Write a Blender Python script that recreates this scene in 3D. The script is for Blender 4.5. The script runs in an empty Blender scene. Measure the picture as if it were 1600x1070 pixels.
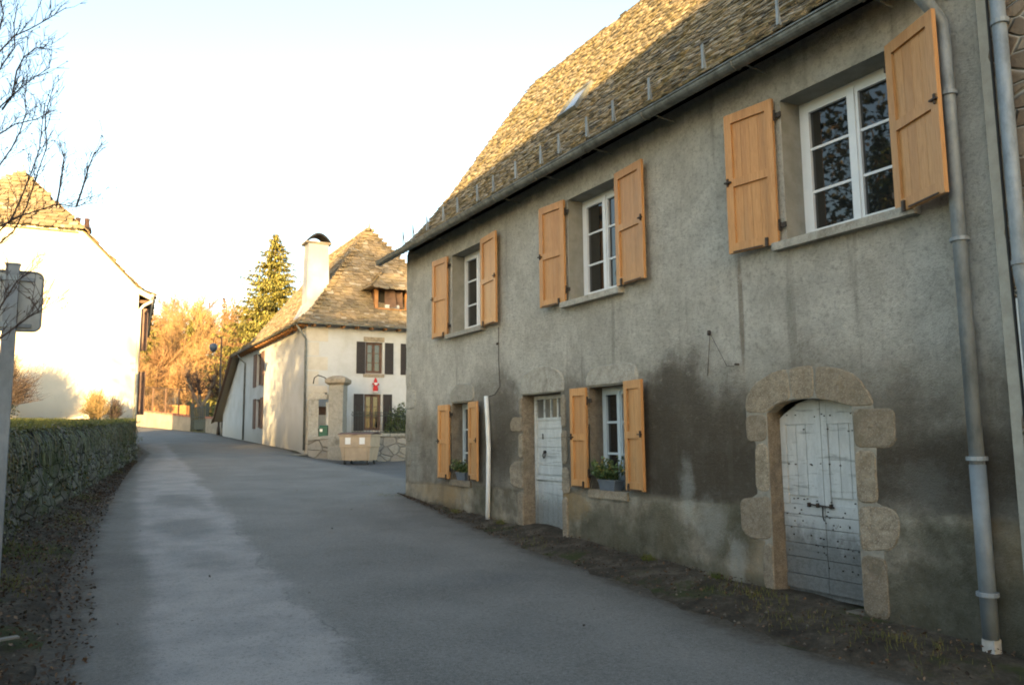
import bpy, math, random
from mathutils import Matrix, Vector, Quaternion
from math import sin, cos, pi, radians, sqrt, atan2, hypot
random.seed(7)
S = bpy.context.scene
COL = S.collection

# ------------------------------------------------------------ camera, sky, sun, exposure
cam_d = bpy.data.cameras.new('camera'); cam = bpy.data.objects.new('camera', cam_d); COL.objects.link(cam)
cam_d.sensor_width = 36; cam_d.lens = 36*1220/1600; cam_d.clip_end = 3000
cam.matrix_world = Matrix.Rotation(radians(-29.42),4,'Z') @ Matrix.Rotation(radians(96.78),4,'X') @ Matrix.Rotation(radians(-.57),4,'Z')
S.camera = cam
SUN_EL = radians(7.0); SUN_AZ = atan2(-.53, -.85)      # azimuth measured from +Y towards +X
SKY_STRENGTH = .15; SUN_STRENGTH = 5.0; EXPOSURE = 2.3
w = bpy.data.worlds.new('World'); S.world = w; w.use_nodes = True
sk = w.node_tree.nodes.new('ShaderNodeTexSky'); sk.sky_type = 'NISHITA'; sk.sun_disc = False
sk.sun_elevation = SUN_EL; sk.sun_rotation = SUN_AZ % (2*pi); sk.altitude = 600
sk.air_density = 1.0; sk.dust_density = 2.0; sk.ozone_density = .6
w.node_tree.links.new(sk.outputs[0], w.node_tree.nodes['Background'].inputs[0])
w.node_tree.nodes['Background'].inputs[1].default_value = SKY_STRENGTH
sd = Vector((sin(SUN_AZ)*cos(SUN_EL), cos(SUN_AZ)*cos(SUN_EL), sin(SUN_EL)))
ld = bpy.data.lights.new('sun', 'SUN'); ld.energy = SUN_STRENGTH; ld.angle = radians(.5); ld.color = (1, .66, .28)
sun = bpy.data.objects.new('sun', ld); COL.objects.link(sun)
sun.rotation_mode = 'QUATERNION'; sun.rotation_quaternion = sd.to_track_quat('Z', 'Y')
S.view_settings.view_transform = 'Standard'; S.view_settings.look = 'None'
S.view_settings.exposure = EXPOSURE; S.view_settings.gamma = 1
try:
    S.cycles.filter_width = 1.9
except Exception: pass

# ------------------------------------------------------------ helpers
WM = {}
class MB:
    def __init__(s): s.v = []; s.f = []; s.u = None
    def add(s, vs, fs, M=None):
        b = len(s.v)
        s.v += [tuple(M @ Vector(p)) for p in vs] if M is not None else [tuple(p) for p in vs]
        s.f += [tuple(b+i for i in f) for f in fs]
    def box(s, x0, x1, y0, y1, z0, z1, M=None):
        vs = [(x, y, z) for x in (x0, x1) for y in (y0, y1) for z in (z0, z1)]
        s.add(vs, [(0,1,3,2),(4,6,7,5),(0,4,5,1),(2,3,7,6),(0,2,6,4),(1,5,7,3)], M); return s
    def prism(s, poly, f, a, b, M=None):
        # poly: 2D outline; f(p, q, d) -> xyz; extruded from depth a to b
        n = len(poly); vs = [f(p[0], p[1], a) for p in poly] + [f(p[0], p[1], b) for p in poly]
        s.add(vs, [tuple(range(n)), tuple(range(2*n-1, n-1, -1))] + [(i, (i+1) % n, n+(i+1) % n, n+i) for i in range(n)], M); return s
    def tube(s, pts, r, n=8, cap=True, M=None):
        if not isinstance(r, (list, tuple)): r = [r]*len(pts)
        pts = [Vector(p) for p in pts]; vs = []; fs = []
        ref = None
        for i, p in enumerate(pts):
            d = (pts[min(i+1, len(pts)-1)] - pts[max(i-1, 0)])
            d = d.normalized() if d.length > 1e-9 else Vector((0, 0, 1))
            if ref is None: ref = Vector((1, 0, 0)) if abs(d.x) < .8 else Vector((0, 1, 0))
            a = d.cross(ref)
            if a.length < 1e-6: a = d.cross(Vector((0, 1, .3)))
            a.normalize(); b = d.cross(a).normalized(); ref = b.cross(d)*-1 if False else ref
            for k in range(n):
                t = 2*pi*k/n; vs.append(p + (a*cos(t) + b*sin(t))*r[i])
        for i in range(len(pts)-1):
            for k in range(n):
                k2 = (k+1) % n; fs.append((i*n+k, i*n+k2, (i+1)*n+k2, (i+1)*n+k))
        if cap: fs.append(tuple(range(n-1, -1, -1))); fs.append(tuple((len(pts)-1)*n+k for k in range(n)))
        s.add(vs, fs, M); return s
    def lathe(s, prof, n=16, M=None):
        vs = []; fs = []
        for r, z in prof:
            for k in range(n): vs.append((r*cos(2*pi*k/n), r*sin(2*pi*k/n), z))
        for i in range(len(prof)-1):
            for k in range(n):
                k2 = (k+1) % n; fs.append((i*n+k, i*n+k2, (i+1)*n+k2, (i+1)*n+k))
        fs.append(tuple(range(n-1, -1, -1))); fs.append(tuple((len(prof)-1)*n+k for k in range(n)))
        s.add(vs, fs, M); return s
    def build(s, name, mat, parent=None, smooth=False):
        vs = s.v
        if parent is not None:
            inv = WM[parent.name].inverted(); vs = [tuple(inv @ Vector(p)) for p in vs]
        me = bpy.data.meshes.new(name); me.from_pydata(vs, [], s.f)
        me.materials.append(mat if not isinstance(mat, Mt) else mat.m)
        me.update()
        if smooth:
            me.polygons.foreach_set('use_smooth', [True]*len(me.polygons))
        o = bpy.data.objects.new(name, me); COL.objects.link(o)
        if parent is not None: o.parent = parent; WM[o.name] = WM[parent.name]
        else: WM[o.name] = Matrix.Identity(4)
        return o
def tag(o, label=None, cat=None, group=None, kind=None):
    if label: o['label'] = label
    if cat: o['category'] = cat
    if group: o['group'] = group
    if kind: o['kind'] = kind
    return o
def thing(name, loc, label, cat, group=None, rz=0):
    o = bpy.data.objects.new(name, None); COL.objects.link(o); o.empty_display_size = .3
    o.location = loc; o.rotation_euler = (0, 0, rz)
    WM[o.name] = Matrix.Translation(loc) @ Matrix.Rotation(rz, 4, 'Z')
    return tag(o, label, cat, group)
def copy_tree(root, loc, rz=0, sc=1, label=None):
    r = root.copy(); COL.objects.link(r); r.location = loc; r.rotation_euler = (0, 0, rz); r.scale = (sc, sc, sc)
    if label: r['label'] = label
    for ch in list(root.children):
        c = ch.copy(); COL.objects.link(c); c.parent = r
        for g in ch.children:
            d = g.copy(); COL.objects.link(d); d.parent = c
    return r

# ------------------------------------------------------------ materials
class Mt:
    def __init__(s, name, col=(.5,.5,.5), rough=.8, metal=0, spec=.5):
        s.m = bpy.data.materials.new(name); s.m.use_nodes = True
        s.nt = s.m.node_tree; s.b = s.nt.nodes['Principled BSDF']
        s.set('Base Color', col); s.set('Roughness', rough); s.set('Metallic', metal); s.set('Specular IOR Level', spec)
        s._pos = None; s._obj = None
    def n(s, t, **kw):
        nd = s.nt.nodes.new(t)
        for k, v in kw.items(): setattr(nd, k, v)
        return nd
    def plug(s, sock, v):
        if isinstance(v, bpy.types.NodeSocket): s.nt.links.new(v, sock)
        elif isinstance(v, (tuple, list)): sock.default_value = (*v, 1) if len(v) == 3 and len(sock.default_value) == 4 else v
        else: sock.default_value = v
    def set(s, k, v): s.plug(s.b.inputs[k], v)
    @property
    def pos(s):
        if s._pos is None: s._pos = s.n('ShaderNodeNewGeometry').outputs['Position']
        return s._pos
    @property
    def obj(s):
        if s._obj is None: s._obj = s.n('ShaderNodeTexCoord').outputs['Object']
        return s._obj
    def xyz(s, v=None):
        x = s.n('ShaderNodeSeparateXYZ'); s.plug(x.inputs[0], v or s.pos); return x.outputs
    def comb(s, x, y, z):
        c = s.n('ShaderNodeCombineXYZ')
        for i, q in enumerate((x, y, z)): s.plug(c.inputs[i], q)
        return c.outputs[0]
    def noise(s, sc, det=4, rough=.6, v=None, dist=0):
        nd = s.n('ShaderNodeTexNoise'); s.plug(nd.inputs['Vector'], v or s.pos)
        nd.inputs['Scale'].default_value = sc; nd.inputs['Detail'].default_value = det
        nd.inputs['Roughness'].default_value = rough; nd.inputs['Distortion'].default_value = dist
        return nd.outputs[0]
    def voro(s, sc, v=None, feature='F1', out='Distance', rnd=1):
        nd = s.n('ShaderNodeTexVoronoi', feature=feature); s.plug(nd.inputs['Vector'], v or s.pos)
        nd.inputs['Scale'].default_value = sc; nd.inputs['Randomness'].default_value = rnd
        return nd.outputs[out]
    def stretch(s, k, v=None):
        m = s.n('ShaderNodeMapping'); s.plug(m.inputs['Vector'], v or s.pos); m.inputs['Scale'].default_value = k
        return m.outputs[0]
    def math(s, op, a, b=0, c=None, clamp=False):
        nd = s.n('ShaderNodeMath', operation=op, use_clamp=clamp)
        s.plug(nd.inputs[0], a); s.plug(nd.inputs[1], b)
        if c is not None: s.plug(nd.inputs[2], c)
        return nd.outputs[0]
    def smooth(s, v, a, b, lo=0, hi=1):
        nd = s.n('ShaderNodeMapRange', interpolation_type='SMOOTHSTEP')
        s.plug(nd.inputs[0], v)
        for i, q in enumerate((a, b, lo, hi)): nd.inputs[1+i].default_value = q
        return nd.outputs[0]
    def mix(s, f, a, b, mode='MIX'):
        nd = s.n('ShaderNodeMixRGB', blend_type=mode)
        s.plug(nd.inputs[0], f); s.plug(nd.inputs[1], a); s.plug(nd.inputs[2], b)
        return nd.outputs[0]
    def ramp(s, f, stops):
        nd = s.n('ShaderNodeValToRGB'); s.plug(nd.inputs[0], f); e = nd.color_ramp.elements
        while len(e) < len(stops): e.new(.5)
        for el, (p, c) in zip(e, stops): el.position = p; el.color = (*c, 1)
        return nd.outputs[0]
    def island(s): return s.n('ShaderNodeNewGeometry').outputs['Random Per Island']
    def orand(s): return s.n('ShaderNodeObjectInfo').outputs['Random']
    def bump(s, h, strength=.5, dist=.02):
        nd = s.n('ShaderNodeBump'); nd.inputs['Strength'].default_value = strength; nd.inputs['Distance'].default_value = dist
        s.plug(nd.inputs['Height'], h); s.plug(s.b.inputs['Normal'], nd.outputs[0]); return s
    def ell(s, y, z, cy, cz, ry, rz, wob, soft=.35):
        # soft-edged stain of its own shape on a wall
        a = s.math('DIVIDE', s.math('SUBTRACT', y, cy), ry); b = s.math('DIVIDE', s.math('SUBTRACT', z, cz), rz)
        d = s.math('SQRT', s.math('ADD', s.math('MULTIPLY', a, a), s.math('MULTIPLY', b, b)))
        d = s.math('ADD', d, wob)
        return s.smooth(d, 1+soft, 1-soft)

def simple(name, c1, c2, sc=6, rough=.8, bump=.2, bs=30, dist=.01, metal=0, spec=.4, obj=True):
    m = Mt(name, c1, rough, metal, spec); v = m.obj if obj else m.pos
    m.set('Base Color', m.mix(m.smooth(m.noise(sc, 5, .65, v), .3, .7), c1, c2))
    if bump: m.bump(m.noise(bs, 5, .7, v), bump, dist)
    return m

# roughcast facade of the near house
def facade_material():
    m = Mt('grey roughcast', rough=.93, spec=.2); P = m.xyz(); y, z = P[1], P[2]
    big = m.noise(.9, 5, .62); mid = m.noise(3.2, 6, .7); fine = m.noise(22, 5, .75); grit = m.noise(90, 3, .7)
    wob = m.math('MULTIPLY', m.math('SUBTRACT', m.noise(1.7, 5, .65), .5), 1.5)
    c = m.mix(m.smooth(mid, .3, .7), (.59,.585,.52), (.76,.75,.67))
    c = m.mix(m.math('MULTIPLY', m.smooth(big, .45, .68), .4), c, (.36,.355,.30))
    c = m.mix(m.math('MULTIPLY', m.smooth(fine, .5, .64), .45), c, (.26,.255,.22))
    c = m.mix(m.smooth(m.noise(9, 5, .7, m.stretch((1,1,1.6))), .54, .7, 0, .35), c, (.28,.275,.23)); c = m.mix(m.smooth(m.noise(31, 4, .7), .55, .7, 0, .4), c, (.72,.72,.66))
    wob2 = m.math('MULTIPLY', m.math('SUBTRACT', m.noise(5.5, 6, .75), .5), 2.6)
    # lower band: older, darker render
    zz = m.math('ADD', z, m.math('MULTIPLY', m.math('SUBTRACT', m.noise(1.1, 5, .6), .5), 1.3))
    low = m.math('MULTIPLY', m.smooth(zz, .95, .05), .82)
    c = m.mix(low, c, m.mix(m.smooth(mid, .35, .65), (.17,.148,.11), (.33,.30,.235)))
    dk = (.095,.080,.058)
    for cy, cz, ry, rz, k in ((6.75,-.05,.95,.85,.72),(7.0,.25,.75,.5,.4),(10.9,.05,.55,.7,.6),(5.95,-.35,.4,.9,.5),(3.75,-.35,.9,.3,.75),(11.1,-.6,.4,.6,.4),(4.2,-.1,.5,.45,.35),(14.2,.2,.35,.7,.25),(8.9,.2,.5,.8,.5),(6.3,-.55,1.0,.35,.7),(11.6,.3,1.0,.8,.5),(7.3,-.2,.5,.9,.5),(3.6,-.2,.8,.25,.5)):
        c = m.mix(m.math('MULTIPLY', m.ell(y, z, cy, cz, ry, rz, wob), k), c, dk)
    # plinth, smoother and paler, its top edge climbing towards the camera
    edge = m.math('ADD', m.math('MULTIPLY', y, -.022), -.57)
    pl = m.smooth(m.math('SUBTRACT', m.math('ADD', z, m.math('MULTIPLY', wob, .06)), edge), .045, -.045)
    pc = m.mix(m.smooth(m.noise(2.1, 6, .7), .35, .65), (.14,.125,.09), (.42,.385,.30))
    pc = m.mix(m.math('MULTIPLY', m.smooth(m.noise(.8, 3, .5), .52, .66), .6), pc, (.30,.215,.11))
    pc = m.mix(m.math('MULTIPLY', m.ell(y, z, 13.4, -1.0, 1.2, .18, wob2), .6), pc, (.38,.28,.15))
    pc = m.mix(m.math('MULTIPLY', m.ell(y, z, 9.0, -.95, .35, .2, wob2), .7), pc, (.36,.25,.11))
    for cy, cz, ry, rz, k in ((8.2,-1.3,.9,.35,.85),(7.2,-1.1,.5,.3,.7),(3.7,-1.4,.9,.35,.75),(6.2,-.95,.45,.35,.75),(11.6,-1.2,.5,.4,.5),(7.0,-1.5,1.5,.14,.6),(3.8,-.85,.5,.12,.5)):
        pc = m.mix(m.math('MULTIPLY', m.ell(y, z, cy, cz, ry, rz, wob), k), pc, (.075,.075,.045))
    damp = m.smooth(m.math('ADD', m.math('SUBTRACT', z, m.math('MULTIPLY', y, .035)), m.math('MULTIPLY', wob, .12)), -1.6, -1.82)
    c = m.mix(m.math('MULTIPLY', pl, m.smooth(mid, .25, .55, .55, .98)), c, pc)
    c = m.mix(m.math('MULTIPLY', damp, .7), c, (.06,.058,.04))
    # pale lime patches and trowel smears
    for cy, cz, ry, rz, k in ((6.72,-.62,.10,.30,.65),(6.35,-.95,.2,.25,.45),(3.95,-.42,.25,.16,.2),(14.6,-.35,.3,.5,.35),(12.0,-.6,.5,.2,.35),(6.0,-1.3,.12,.25,.5),(8.0,-.72,.6,.1,.5)):
        c = m.mix(m.math('MULTIPLY', m.ell(y, z, cy, cz, ry, rz, m.math('MULTIPLY', wob2, 1), .6), k), c, (.42,.43,.39))
    # rust run and a patched triangle over the doors
    run = m.math('MULTIPLY', m.ell(y, z, 5.8, 1.27, .035, .62, m.math('MULTIPLY', wob, .1), .3), .55)
    c = m.mix(run, c, (.17,.115,.065))
    c = m.mix(m.math('MULTIPLY', m.smooth(grit, .5, .75), .3), c, (.15,.145,.12))
    g7 = m.noise(8.5, 7, .78); c = m.mix(m.smooth(g7, .53, .66, 0, .34), c, (.22,.205,.165)); c = m.mix(m.math('MULTIPLY', m.smooth(g7, .46, .34, 0, .5), m.smooth(z, .2, 1.3, .12, 1)), c, (.80,.78,.70))
    vd = m.smooth(m.voro(16, m.pos), .0, .22, .22, 0); c = m.mix(vd, c, (.17,.155,.12))
    stk = m.smooth(m.noise(4.2, 5, .65, m.stretch((1,1,.1))), .56, .70, 0, .38); c = m.mix(stk, c, (.16,.145,.11))
    # ragged darker streaks towards the wall top, under the eave
    ev = m.math('MULTIPLY', m.smooth(m.math('ADD', z, m.math('MULTIPLY', m.noise(5, 4, .6, m.stretch((1,1,.15))), .35)), 3.62, 3.85), .5)
    c = m.mix(ev, c, (.13,.12,.095))
    m.set('Base Color', c)
    rough_h = m.math('ADD', m.math('MULTIPLY', m.noise(17, 6, .8), 1.0), m.math('MULTIPLY', m.noise(60, 3, .7), .4))
    m.bump(m.math('MULTIPLY', rough_h, m.math('SUBTRACT', 1, m.math('MULTIPLY', pl, .5))), 1.0, .075)
    return m
M_fac = facade_material()
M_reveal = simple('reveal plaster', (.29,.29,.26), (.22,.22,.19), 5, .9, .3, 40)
def stone_mat(name, a, b, c, sc=9):
    m = Mt(name, rough=.88, spec=.25)
    k = m.mix(m.smooth(m.noise(sc, 6, .7), .35, .65), a, b)
    k = m.mix(m.smooth(m.voro(55), .1, .45, .55, 0), k, c)
    k = m.mix(m.math('MULTIPLY', m.orand(), .55), k, tuple(q*.65 for q in a)); k = m.mix(m.smooth(m.noise(30, 5, .8), .5, .66, 0, .5), k, tuple(q*.5 for q in a))
    k = m.mix(m.math('MULTIPLY', m.smooth(m.noise(2.3, 5, .65), .55, .7), .5), k, (.11,.10,.065))
    m.set('Base Color', k); m.bump(m.math('ADD', m.noise(38, 6, .8), m.math('MULTIPLY', m.noise(9, 3), 1.5)), .8, .02); return m
M_granite = stone_mat('tan granite', (.25,.205,.145), (.38,.325,.24), (.58,.53,.44))
M_granite2 = stone_mat('grey granite', (.33,.32,.275), (.46,.445,.39), (.62,.60,.55))
M_jamb = stone_mat('jamb granite', (.17,.145,.11), (.28,.24,.18), (.42,.38,.31))
M_mortar = simple('pale mortar', (.42,.40,.34), (.33,.31,.26), 8, .92, .5, 40)
def wood_mat():
    m = Mt('orange wood', rough=.45, spec=.4); v = m.obj
    g = m.noise(7, 5, .6, m.stretch((12,12,.9), v), .6)
    k = m.ramp(g, [(.25,(.36,.175,.06)),(.5,(.50,.265,.10)),(.75,(.60,.34,.14))])
    k = m.mix(m.math('MULTIPLY', m.orand(), .4), k, (.36,.165,.06))
    k = m.mix(m.smooth(m.noise(1.5, 2, .5, m.stretch((8,8,.1), v)), .48, .56, 0, .28), k, (.29,.13,.045))
    k = m.mix(m.smooth(m.noise(1.1, 5, .7, m.stretch((3,3,.6), v)), .48, .7, 0, .45), k, (.42,.27,.14)); k = m.mix(m.smooth(m.noise(9, 5, .75, m.stretch((1,1,.25), v)), .6, .72, 0, .35), k, (.20,.11,.05))
    k = m.mix(m.math('MULTIPLY', m.smooth(m.noise(2.2, 4, .6, v), .55, .75), .3), k, (.22,.12,.05))
    m.set('Base Color', k); m.bump(g, .15, .003); return m
M_wood = wood_mat()
M_iron = simple('black iron', (.02,.018,.016), (.05,.035,.025), 20, .6, .2, 60, .003)
M_white = simple('white frame paint', (.74,.76,.78), (.68,.71,.73), 3, .35, .03, 50, .002)
M_bluewhite = simple('pale blue frame paint', (.50,.58,.62), (.42,.50,.54), 6, .5, .15, 50, .003)
M_glass = Mt('window glass', (.012,.014,.014), .02, 0, .9)
M_glass.bump(M_glass.noise(2.5, 1, .4), .02, .02)
M_curtain = simple('dull glass', (.11,.115,.11), (.17,.175,.165), 3, .08, 0, spec=.8)
def zinc(name, a, b, metal=.6, rough=.5):
    m = Mt(name, rough=rough, metal=metal); v = m.obj
    m.set('Base Color', m.mix(m.smooth(m.noise(7, 6, .7, m.stretch((1,1,.4), v)), .35, .68), a, b))
    m.set('Roughness', m.smooth(m.noise(15, 4, .6, v), .2, .8, rough-.15, rough+.2)); m.bump(m.noise(30, 3, .6, v), .1, .004); return m
M_zinc = zinc('weathered zinc', (.27,.315,.345), (.16,.19,.21), .25, .6)
M_gutter = zinc('old zinc gutter', (.20,.215,.205), (.10,.11,.10), .35, .55)
M_pvc = simple('grey drain paint', (.19,.23,.25), (.14,.17,.19), 5, .5, .1)
M_whitep = simple('white plastic', (.72,.74,.74), (.62,.64,.63), 4, .45, .05)
M_joint = simple('grey joint mortar', (.30,.285,.24), (.20,.19,.155), 9, .92, .5, 40)
M_foot = simple('pale cement foot', (.50,.50,.47), (.36,.36,.33), 12, .8, .2)
def peel(name, base, dirt, grey, lowz):
    m = Mt(name, rough=.75, spec=.3); P = m.xyz()
    g = m.noise(9, 6, .75, m.stretch((1,1,.35)) ); f = m.noise(26, 5, .8)
    hor = m.noise(7, 5, .7, m.stretch((1,.25,3)))
    k = m.mix(m.smooth(g, .38, .62), base, tuple(q*.82 for q in base))
    k = m.mix(m.smooth(m.math('ADD', f, m.math('MULTIPLY', m.smooth(P[2], lowz+.9, lowz), .16)), .62, .7, 0, .75), k, dirt)
    k = m.mix(m.smooth(hor, .56, .64, 0, .55), k, grey)
    k = m.mix(m.math('MULTIPLY', m.smooth(m.math('ADD', P[2], m.math('MULTIPLY', m.math('SUBTRACT', g, .5), .8)), lowz+.75, lowz+.35), .85), k, tuple(q*.8 for q in grey))
    m.set('Base Color', k); m.bump(m.math('ADD', g, f), .35, .008); return m
M_door1 = peel('peeling pale paint', (.58,.61,.60), (.16,.145,.12), (.26,.27,.25), -1.45)
M_door2 = peel('weathered blue grey paint', (.53,.545,.53), (.17,.15,.12), (.15,.155,.145), -1.45)
def slate(name, c1, c2, moss, mossk=.5, light=(.36,.33,.27)):
    m = Mt(name, rough=.85, spec=.25)
    r = m.island(); k = m.mix(r, c1, c2)
    k = m.mix(m.smooth(m.noise(2.2, 5, .7), .46, .64, 0, mossk), k, moss)
    k = m.mix(m.smooth(m.math('FRACT', m.math('MULTIPLY', r, 7.31)), .9, .97, 0, .8), k, light)
    k = m.mix(m.smooth(m.noise(26, 5, .75), .5, .72, 0, .5), k, tuple(q*.5 for q in c1))
    k = m.mix(m.smooth(m.noise(6, 6, .75), .56, .66, 0, .6), k, (.31,.26,.14))
    m.set('Base Color', k); m.bump(m.noise(40, 5, .7), .6, .012); return m
M_slate = slate('mossy stone slates', (.062,.060,.050), (.30,.25,.165), (.28,.215,.065), .35)
M_slate2 = slate('brown roof slates', (.15,.12,.08), (.28,.225,.15), (.20,.17,.085), .3)
M_deck = simple('dark roof deck', (.03,.027,.022), (.05,.045,.035), 4, .9, 0)
def plaster(name, a, b, dirt, zlo, zhi, k=.6):
    m = Mt(name, rough=.9, spec=.2); P = m.xyz()
    c = m.mix(m.smooth(m.noise(.9, 6, .65), .35, .65), a, b)
    zz = m.math('ADD', P[2], m.math('MULTIPLY', m.math('SUBTRACT', m.noise(.9, 5, .65), .5), 1.8))
    c = m.mix(m.smooth(zz, zhi, zlo, 0, k), c, dirt)
    c = m.mix(m.smooth(m.noise(1.3, 5, .7, m.stretch((1,1,.3))), .56, .72, 0, .3), c, dirt)
    m.set('Base Color', c); m.bump(m.noise(14, 6, .75), .4, .015); return m
M_cream = plaster('white limewash', (.51,.53,.535), (.44,.455,.45), (.34,.31,.25), -.5, 1.2)
M_cream2 = plaster('cream gable render', (.66,.62,.53), (.58,.545,.46), (.40,.38,.32), .1, 1.6, .55)
M_quoin = simple('limewashed quoin', (.47,.44,.37), (.56,.53,.46), 2, .9, .3)
M_dshut = simple('dark shutter paint', (.018,.014,.014), (.028,.022,.02), 4, .6, .1)
M_bshut = simple('brown shutter paint', (.14,.075,.055), (.09,.05,.04), 4, .6, .1)
M_soffit = simple('orange boards', (.42,.21,.08), (.30,.15,.06), 5, .7, .2)
M_darkwood = simple('dark brown timber', (.085,.05,.035), (.13,.075,.05), 5, .7, .2)
def asphalt():
    m = Mt('asphalt', rough=.9, spec=.2); P = m.xyz(); x, y = P[0], P[1]
    wob = m.math('MULTIPLY', m.math('SUBTRACT', m.noise(.55, 6, .6), .5), 1.15)
    wob2 = m.math('MULTIPLY', m.math('SUBTRACT', m.noise(3, 5, .7), .5), .28)
    c = m.mix(m.smooth(m.noise(.8, 5, .6), .35, .65), (.142,.137,.121), (.185,.178,.158))
    xr = m.math('SUBTRACT', x, m.math('MULTIPLY', y, .066)); xl = m.math('SUBTRACT', x, m.math('MULTIPLY', y, .062))
    w1 = m.math('ADD', wob, wob2)
    right = m.smooth(m.math('ADD', m.math('ADD', xr, m.math('MULTIPLY', w1, .75)), m.math('MULTIPLY', m.math('SUBTRACT', m.noise(11, 5, .8), .5), .45)), 1.62, 1.30); left = m.smooth(m.math('ADD', xl, m.math('MULTIPLY', w1, .5)), .05, .28)
    worn = m.math('MULTIPLY', m.math('MULTIPLY', right, left), m.smooth(y, 50, 36))
    wc = m.mix(m.smooth(m.noise(1.6, 5, .65), .35, .65), (.245,.238,.225), (.35,.325,.295))
    c = m.mix(m.math('MULTIPLY', worn, .95), c, wc)
    # line where the patch begins
    for cx, cy, rx, ry, k in ((1.85,16.3,.42,1.1,.8),(1.55,12.7,.42,.95,.8),(1.5,9.9,.35,.5,.35),(2.1,15.0,.12,.5,.4),(4.6,12.3,.5,.9,.3),(3.9,7.6,.5,.35,.5),(6.0,33,.5,1.2,.3)):
        c = m.mix(m.math('MULTIPLY', m.ell(x, y, cx, cy, rx, ry, m.math('MULTIPLY', wob2, 2.6), .45), k*.85), c, (.105,.108,.105))
    # soft paler brown spots near the crest
    for cx, cy, rx, ry, k in ((3.3,38,.35,2.5,.5),(6.8,30.5,.5,2.0,.35),(6.4,38,1.4,6,.4),(4.4,6.8,.12,.15,.0)):
        c = m.mix(m.math('MULTIPLY', m.ell(x, y, cx, cy, rx, ry, wob2, .5), k), c, (.22,.19,.16))
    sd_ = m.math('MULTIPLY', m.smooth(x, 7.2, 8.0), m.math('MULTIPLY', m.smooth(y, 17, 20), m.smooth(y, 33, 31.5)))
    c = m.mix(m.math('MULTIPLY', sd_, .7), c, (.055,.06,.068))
    gm = m.noise(32, 4, .8); c = m.mix(m.smooth(gm, .5, .68, 0, .5), c, (.27,.26,.24)); c = m.mix(m.smooth(gm, .5, .34, 0, .5), c, (.06,.058,.053))
    seam = m.math('MULTIPLY', m.math('MULTIPLY', m.smooth(m.math('ABSOLUTE', m.math('SUBTRACT', m.math('ADD', xr, w1), 1.47)), .02, .0), m.smooth(y, 26, 20)), m.smooth(m.noise(1.5, 4), .48, .56, 0, .5)); c = m.mix(seam, c, (.06,.062,.06))
    grit = m.noise(150, 3, .8)
    c = m.mix(m.smooth(grit, .5, .66, 0, .6), c, (.30,.29,.27)); c = m.mix(m.smooth(grit, .5, .32, 0, .5), c, (.035,.036,.036))
    c = m.mix(m.smooth(m.noise(.35, 4, .6), .5, .7, 0, .22), c, (.07,.072,.07))
    at = m.n('ShaderNodeAttribute'); at.attribute_name = 'edge'
    ed = m.math('ADD', at.outputs['Fac'], m.math('MULTIPLY', m.math('SUBTRACT', m.noise(2.6, 7, .72), .5), .62))
    c = m.mix(m.smooth(ed, .26, .02), c, m.mix(m.smooth(m.noise(20, 5, .8), .4, .65), (.045,.038,.028), (.12,.10,.075)))
    c = m.mix(m.smooth(ed, .9, .1, 0, .4), c, (.07,.064,.052))
    m.set('Base Color', c); m.set('Roughness', m.smooth(m.noise(1.2, 4), .3, .7, .78, .95))
    m.bump(m.math('ADD', m.noise(110, 3, .8), m.math('MULTIPLY', m.noise(6, 3), .8)), .55, .008); return m
M_asph = asphalt()
def ground_mat():
    m = Mt('earth', rough=.95, spec=.15); P = m.xyz()
    c = m.ramp(m.noise(3.5, 7, .75), [(.3,(.03,.026,.02)),(.5,(.07,.06,.045)),(.66,(.14,.12,.09))])
    c = m.mix(m.smooth(m.noise(17, 4, .7), .55, .68, 0, .5), c, (.10,.065,.037))
    c = m.mix(m.smooth(m.noise(1.2, 5, .65), .54, .64, 0, .75), c, (.05,.065,.02))
    far = m.smooth(P[1], 56, 66)
    c = m.mix(far, c, m.mix(m.smooth(m.noise(.12, 5, .6), .4, .6), (.20,.16,.055), (.13,.12,.04)))
    m.set('Base Color', c); m.bump(m.math('ADD', m.noise(14, 6, .8), m.noise(70, 3, .7)), .8, .03); return m
M_ground = ground_mat()
M_lawn = simple('lawn', (.085,.10,.025), (.16,.15,.045), 2.5, .95, .6, 40, .02, obj=False)
M_grass = simple('grass blades', (.07,.10,.02), (.17,.16,.045), 2, .8, 0, obj=False)
M_leafd = Mt('fallen leaves', rough=.85); M_leafd.set('Base Color', M_leafd.ramp(M_leafd.island(), [(0,(.022,.016,.010)),(.55,(.05,.03,.017)),(.9,(.10,.055,.027)),(1,(.20,.14,.09))]))
M_ivy = Mt('ivy leaves', rough=.5); M_ivy.set('Base Color', M_ivy.ramp(M_ivy.island(), [(0,(.018,.020,.007)),(.4,(.05,.062,.014)),(.75,(.10,.115,.025)),(1,(.15,.10,.04))]))
M_gravel = simple('gravel stone', (.16,.14,.11), (.09,.08,.065), 30, .9, 0)
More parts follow.
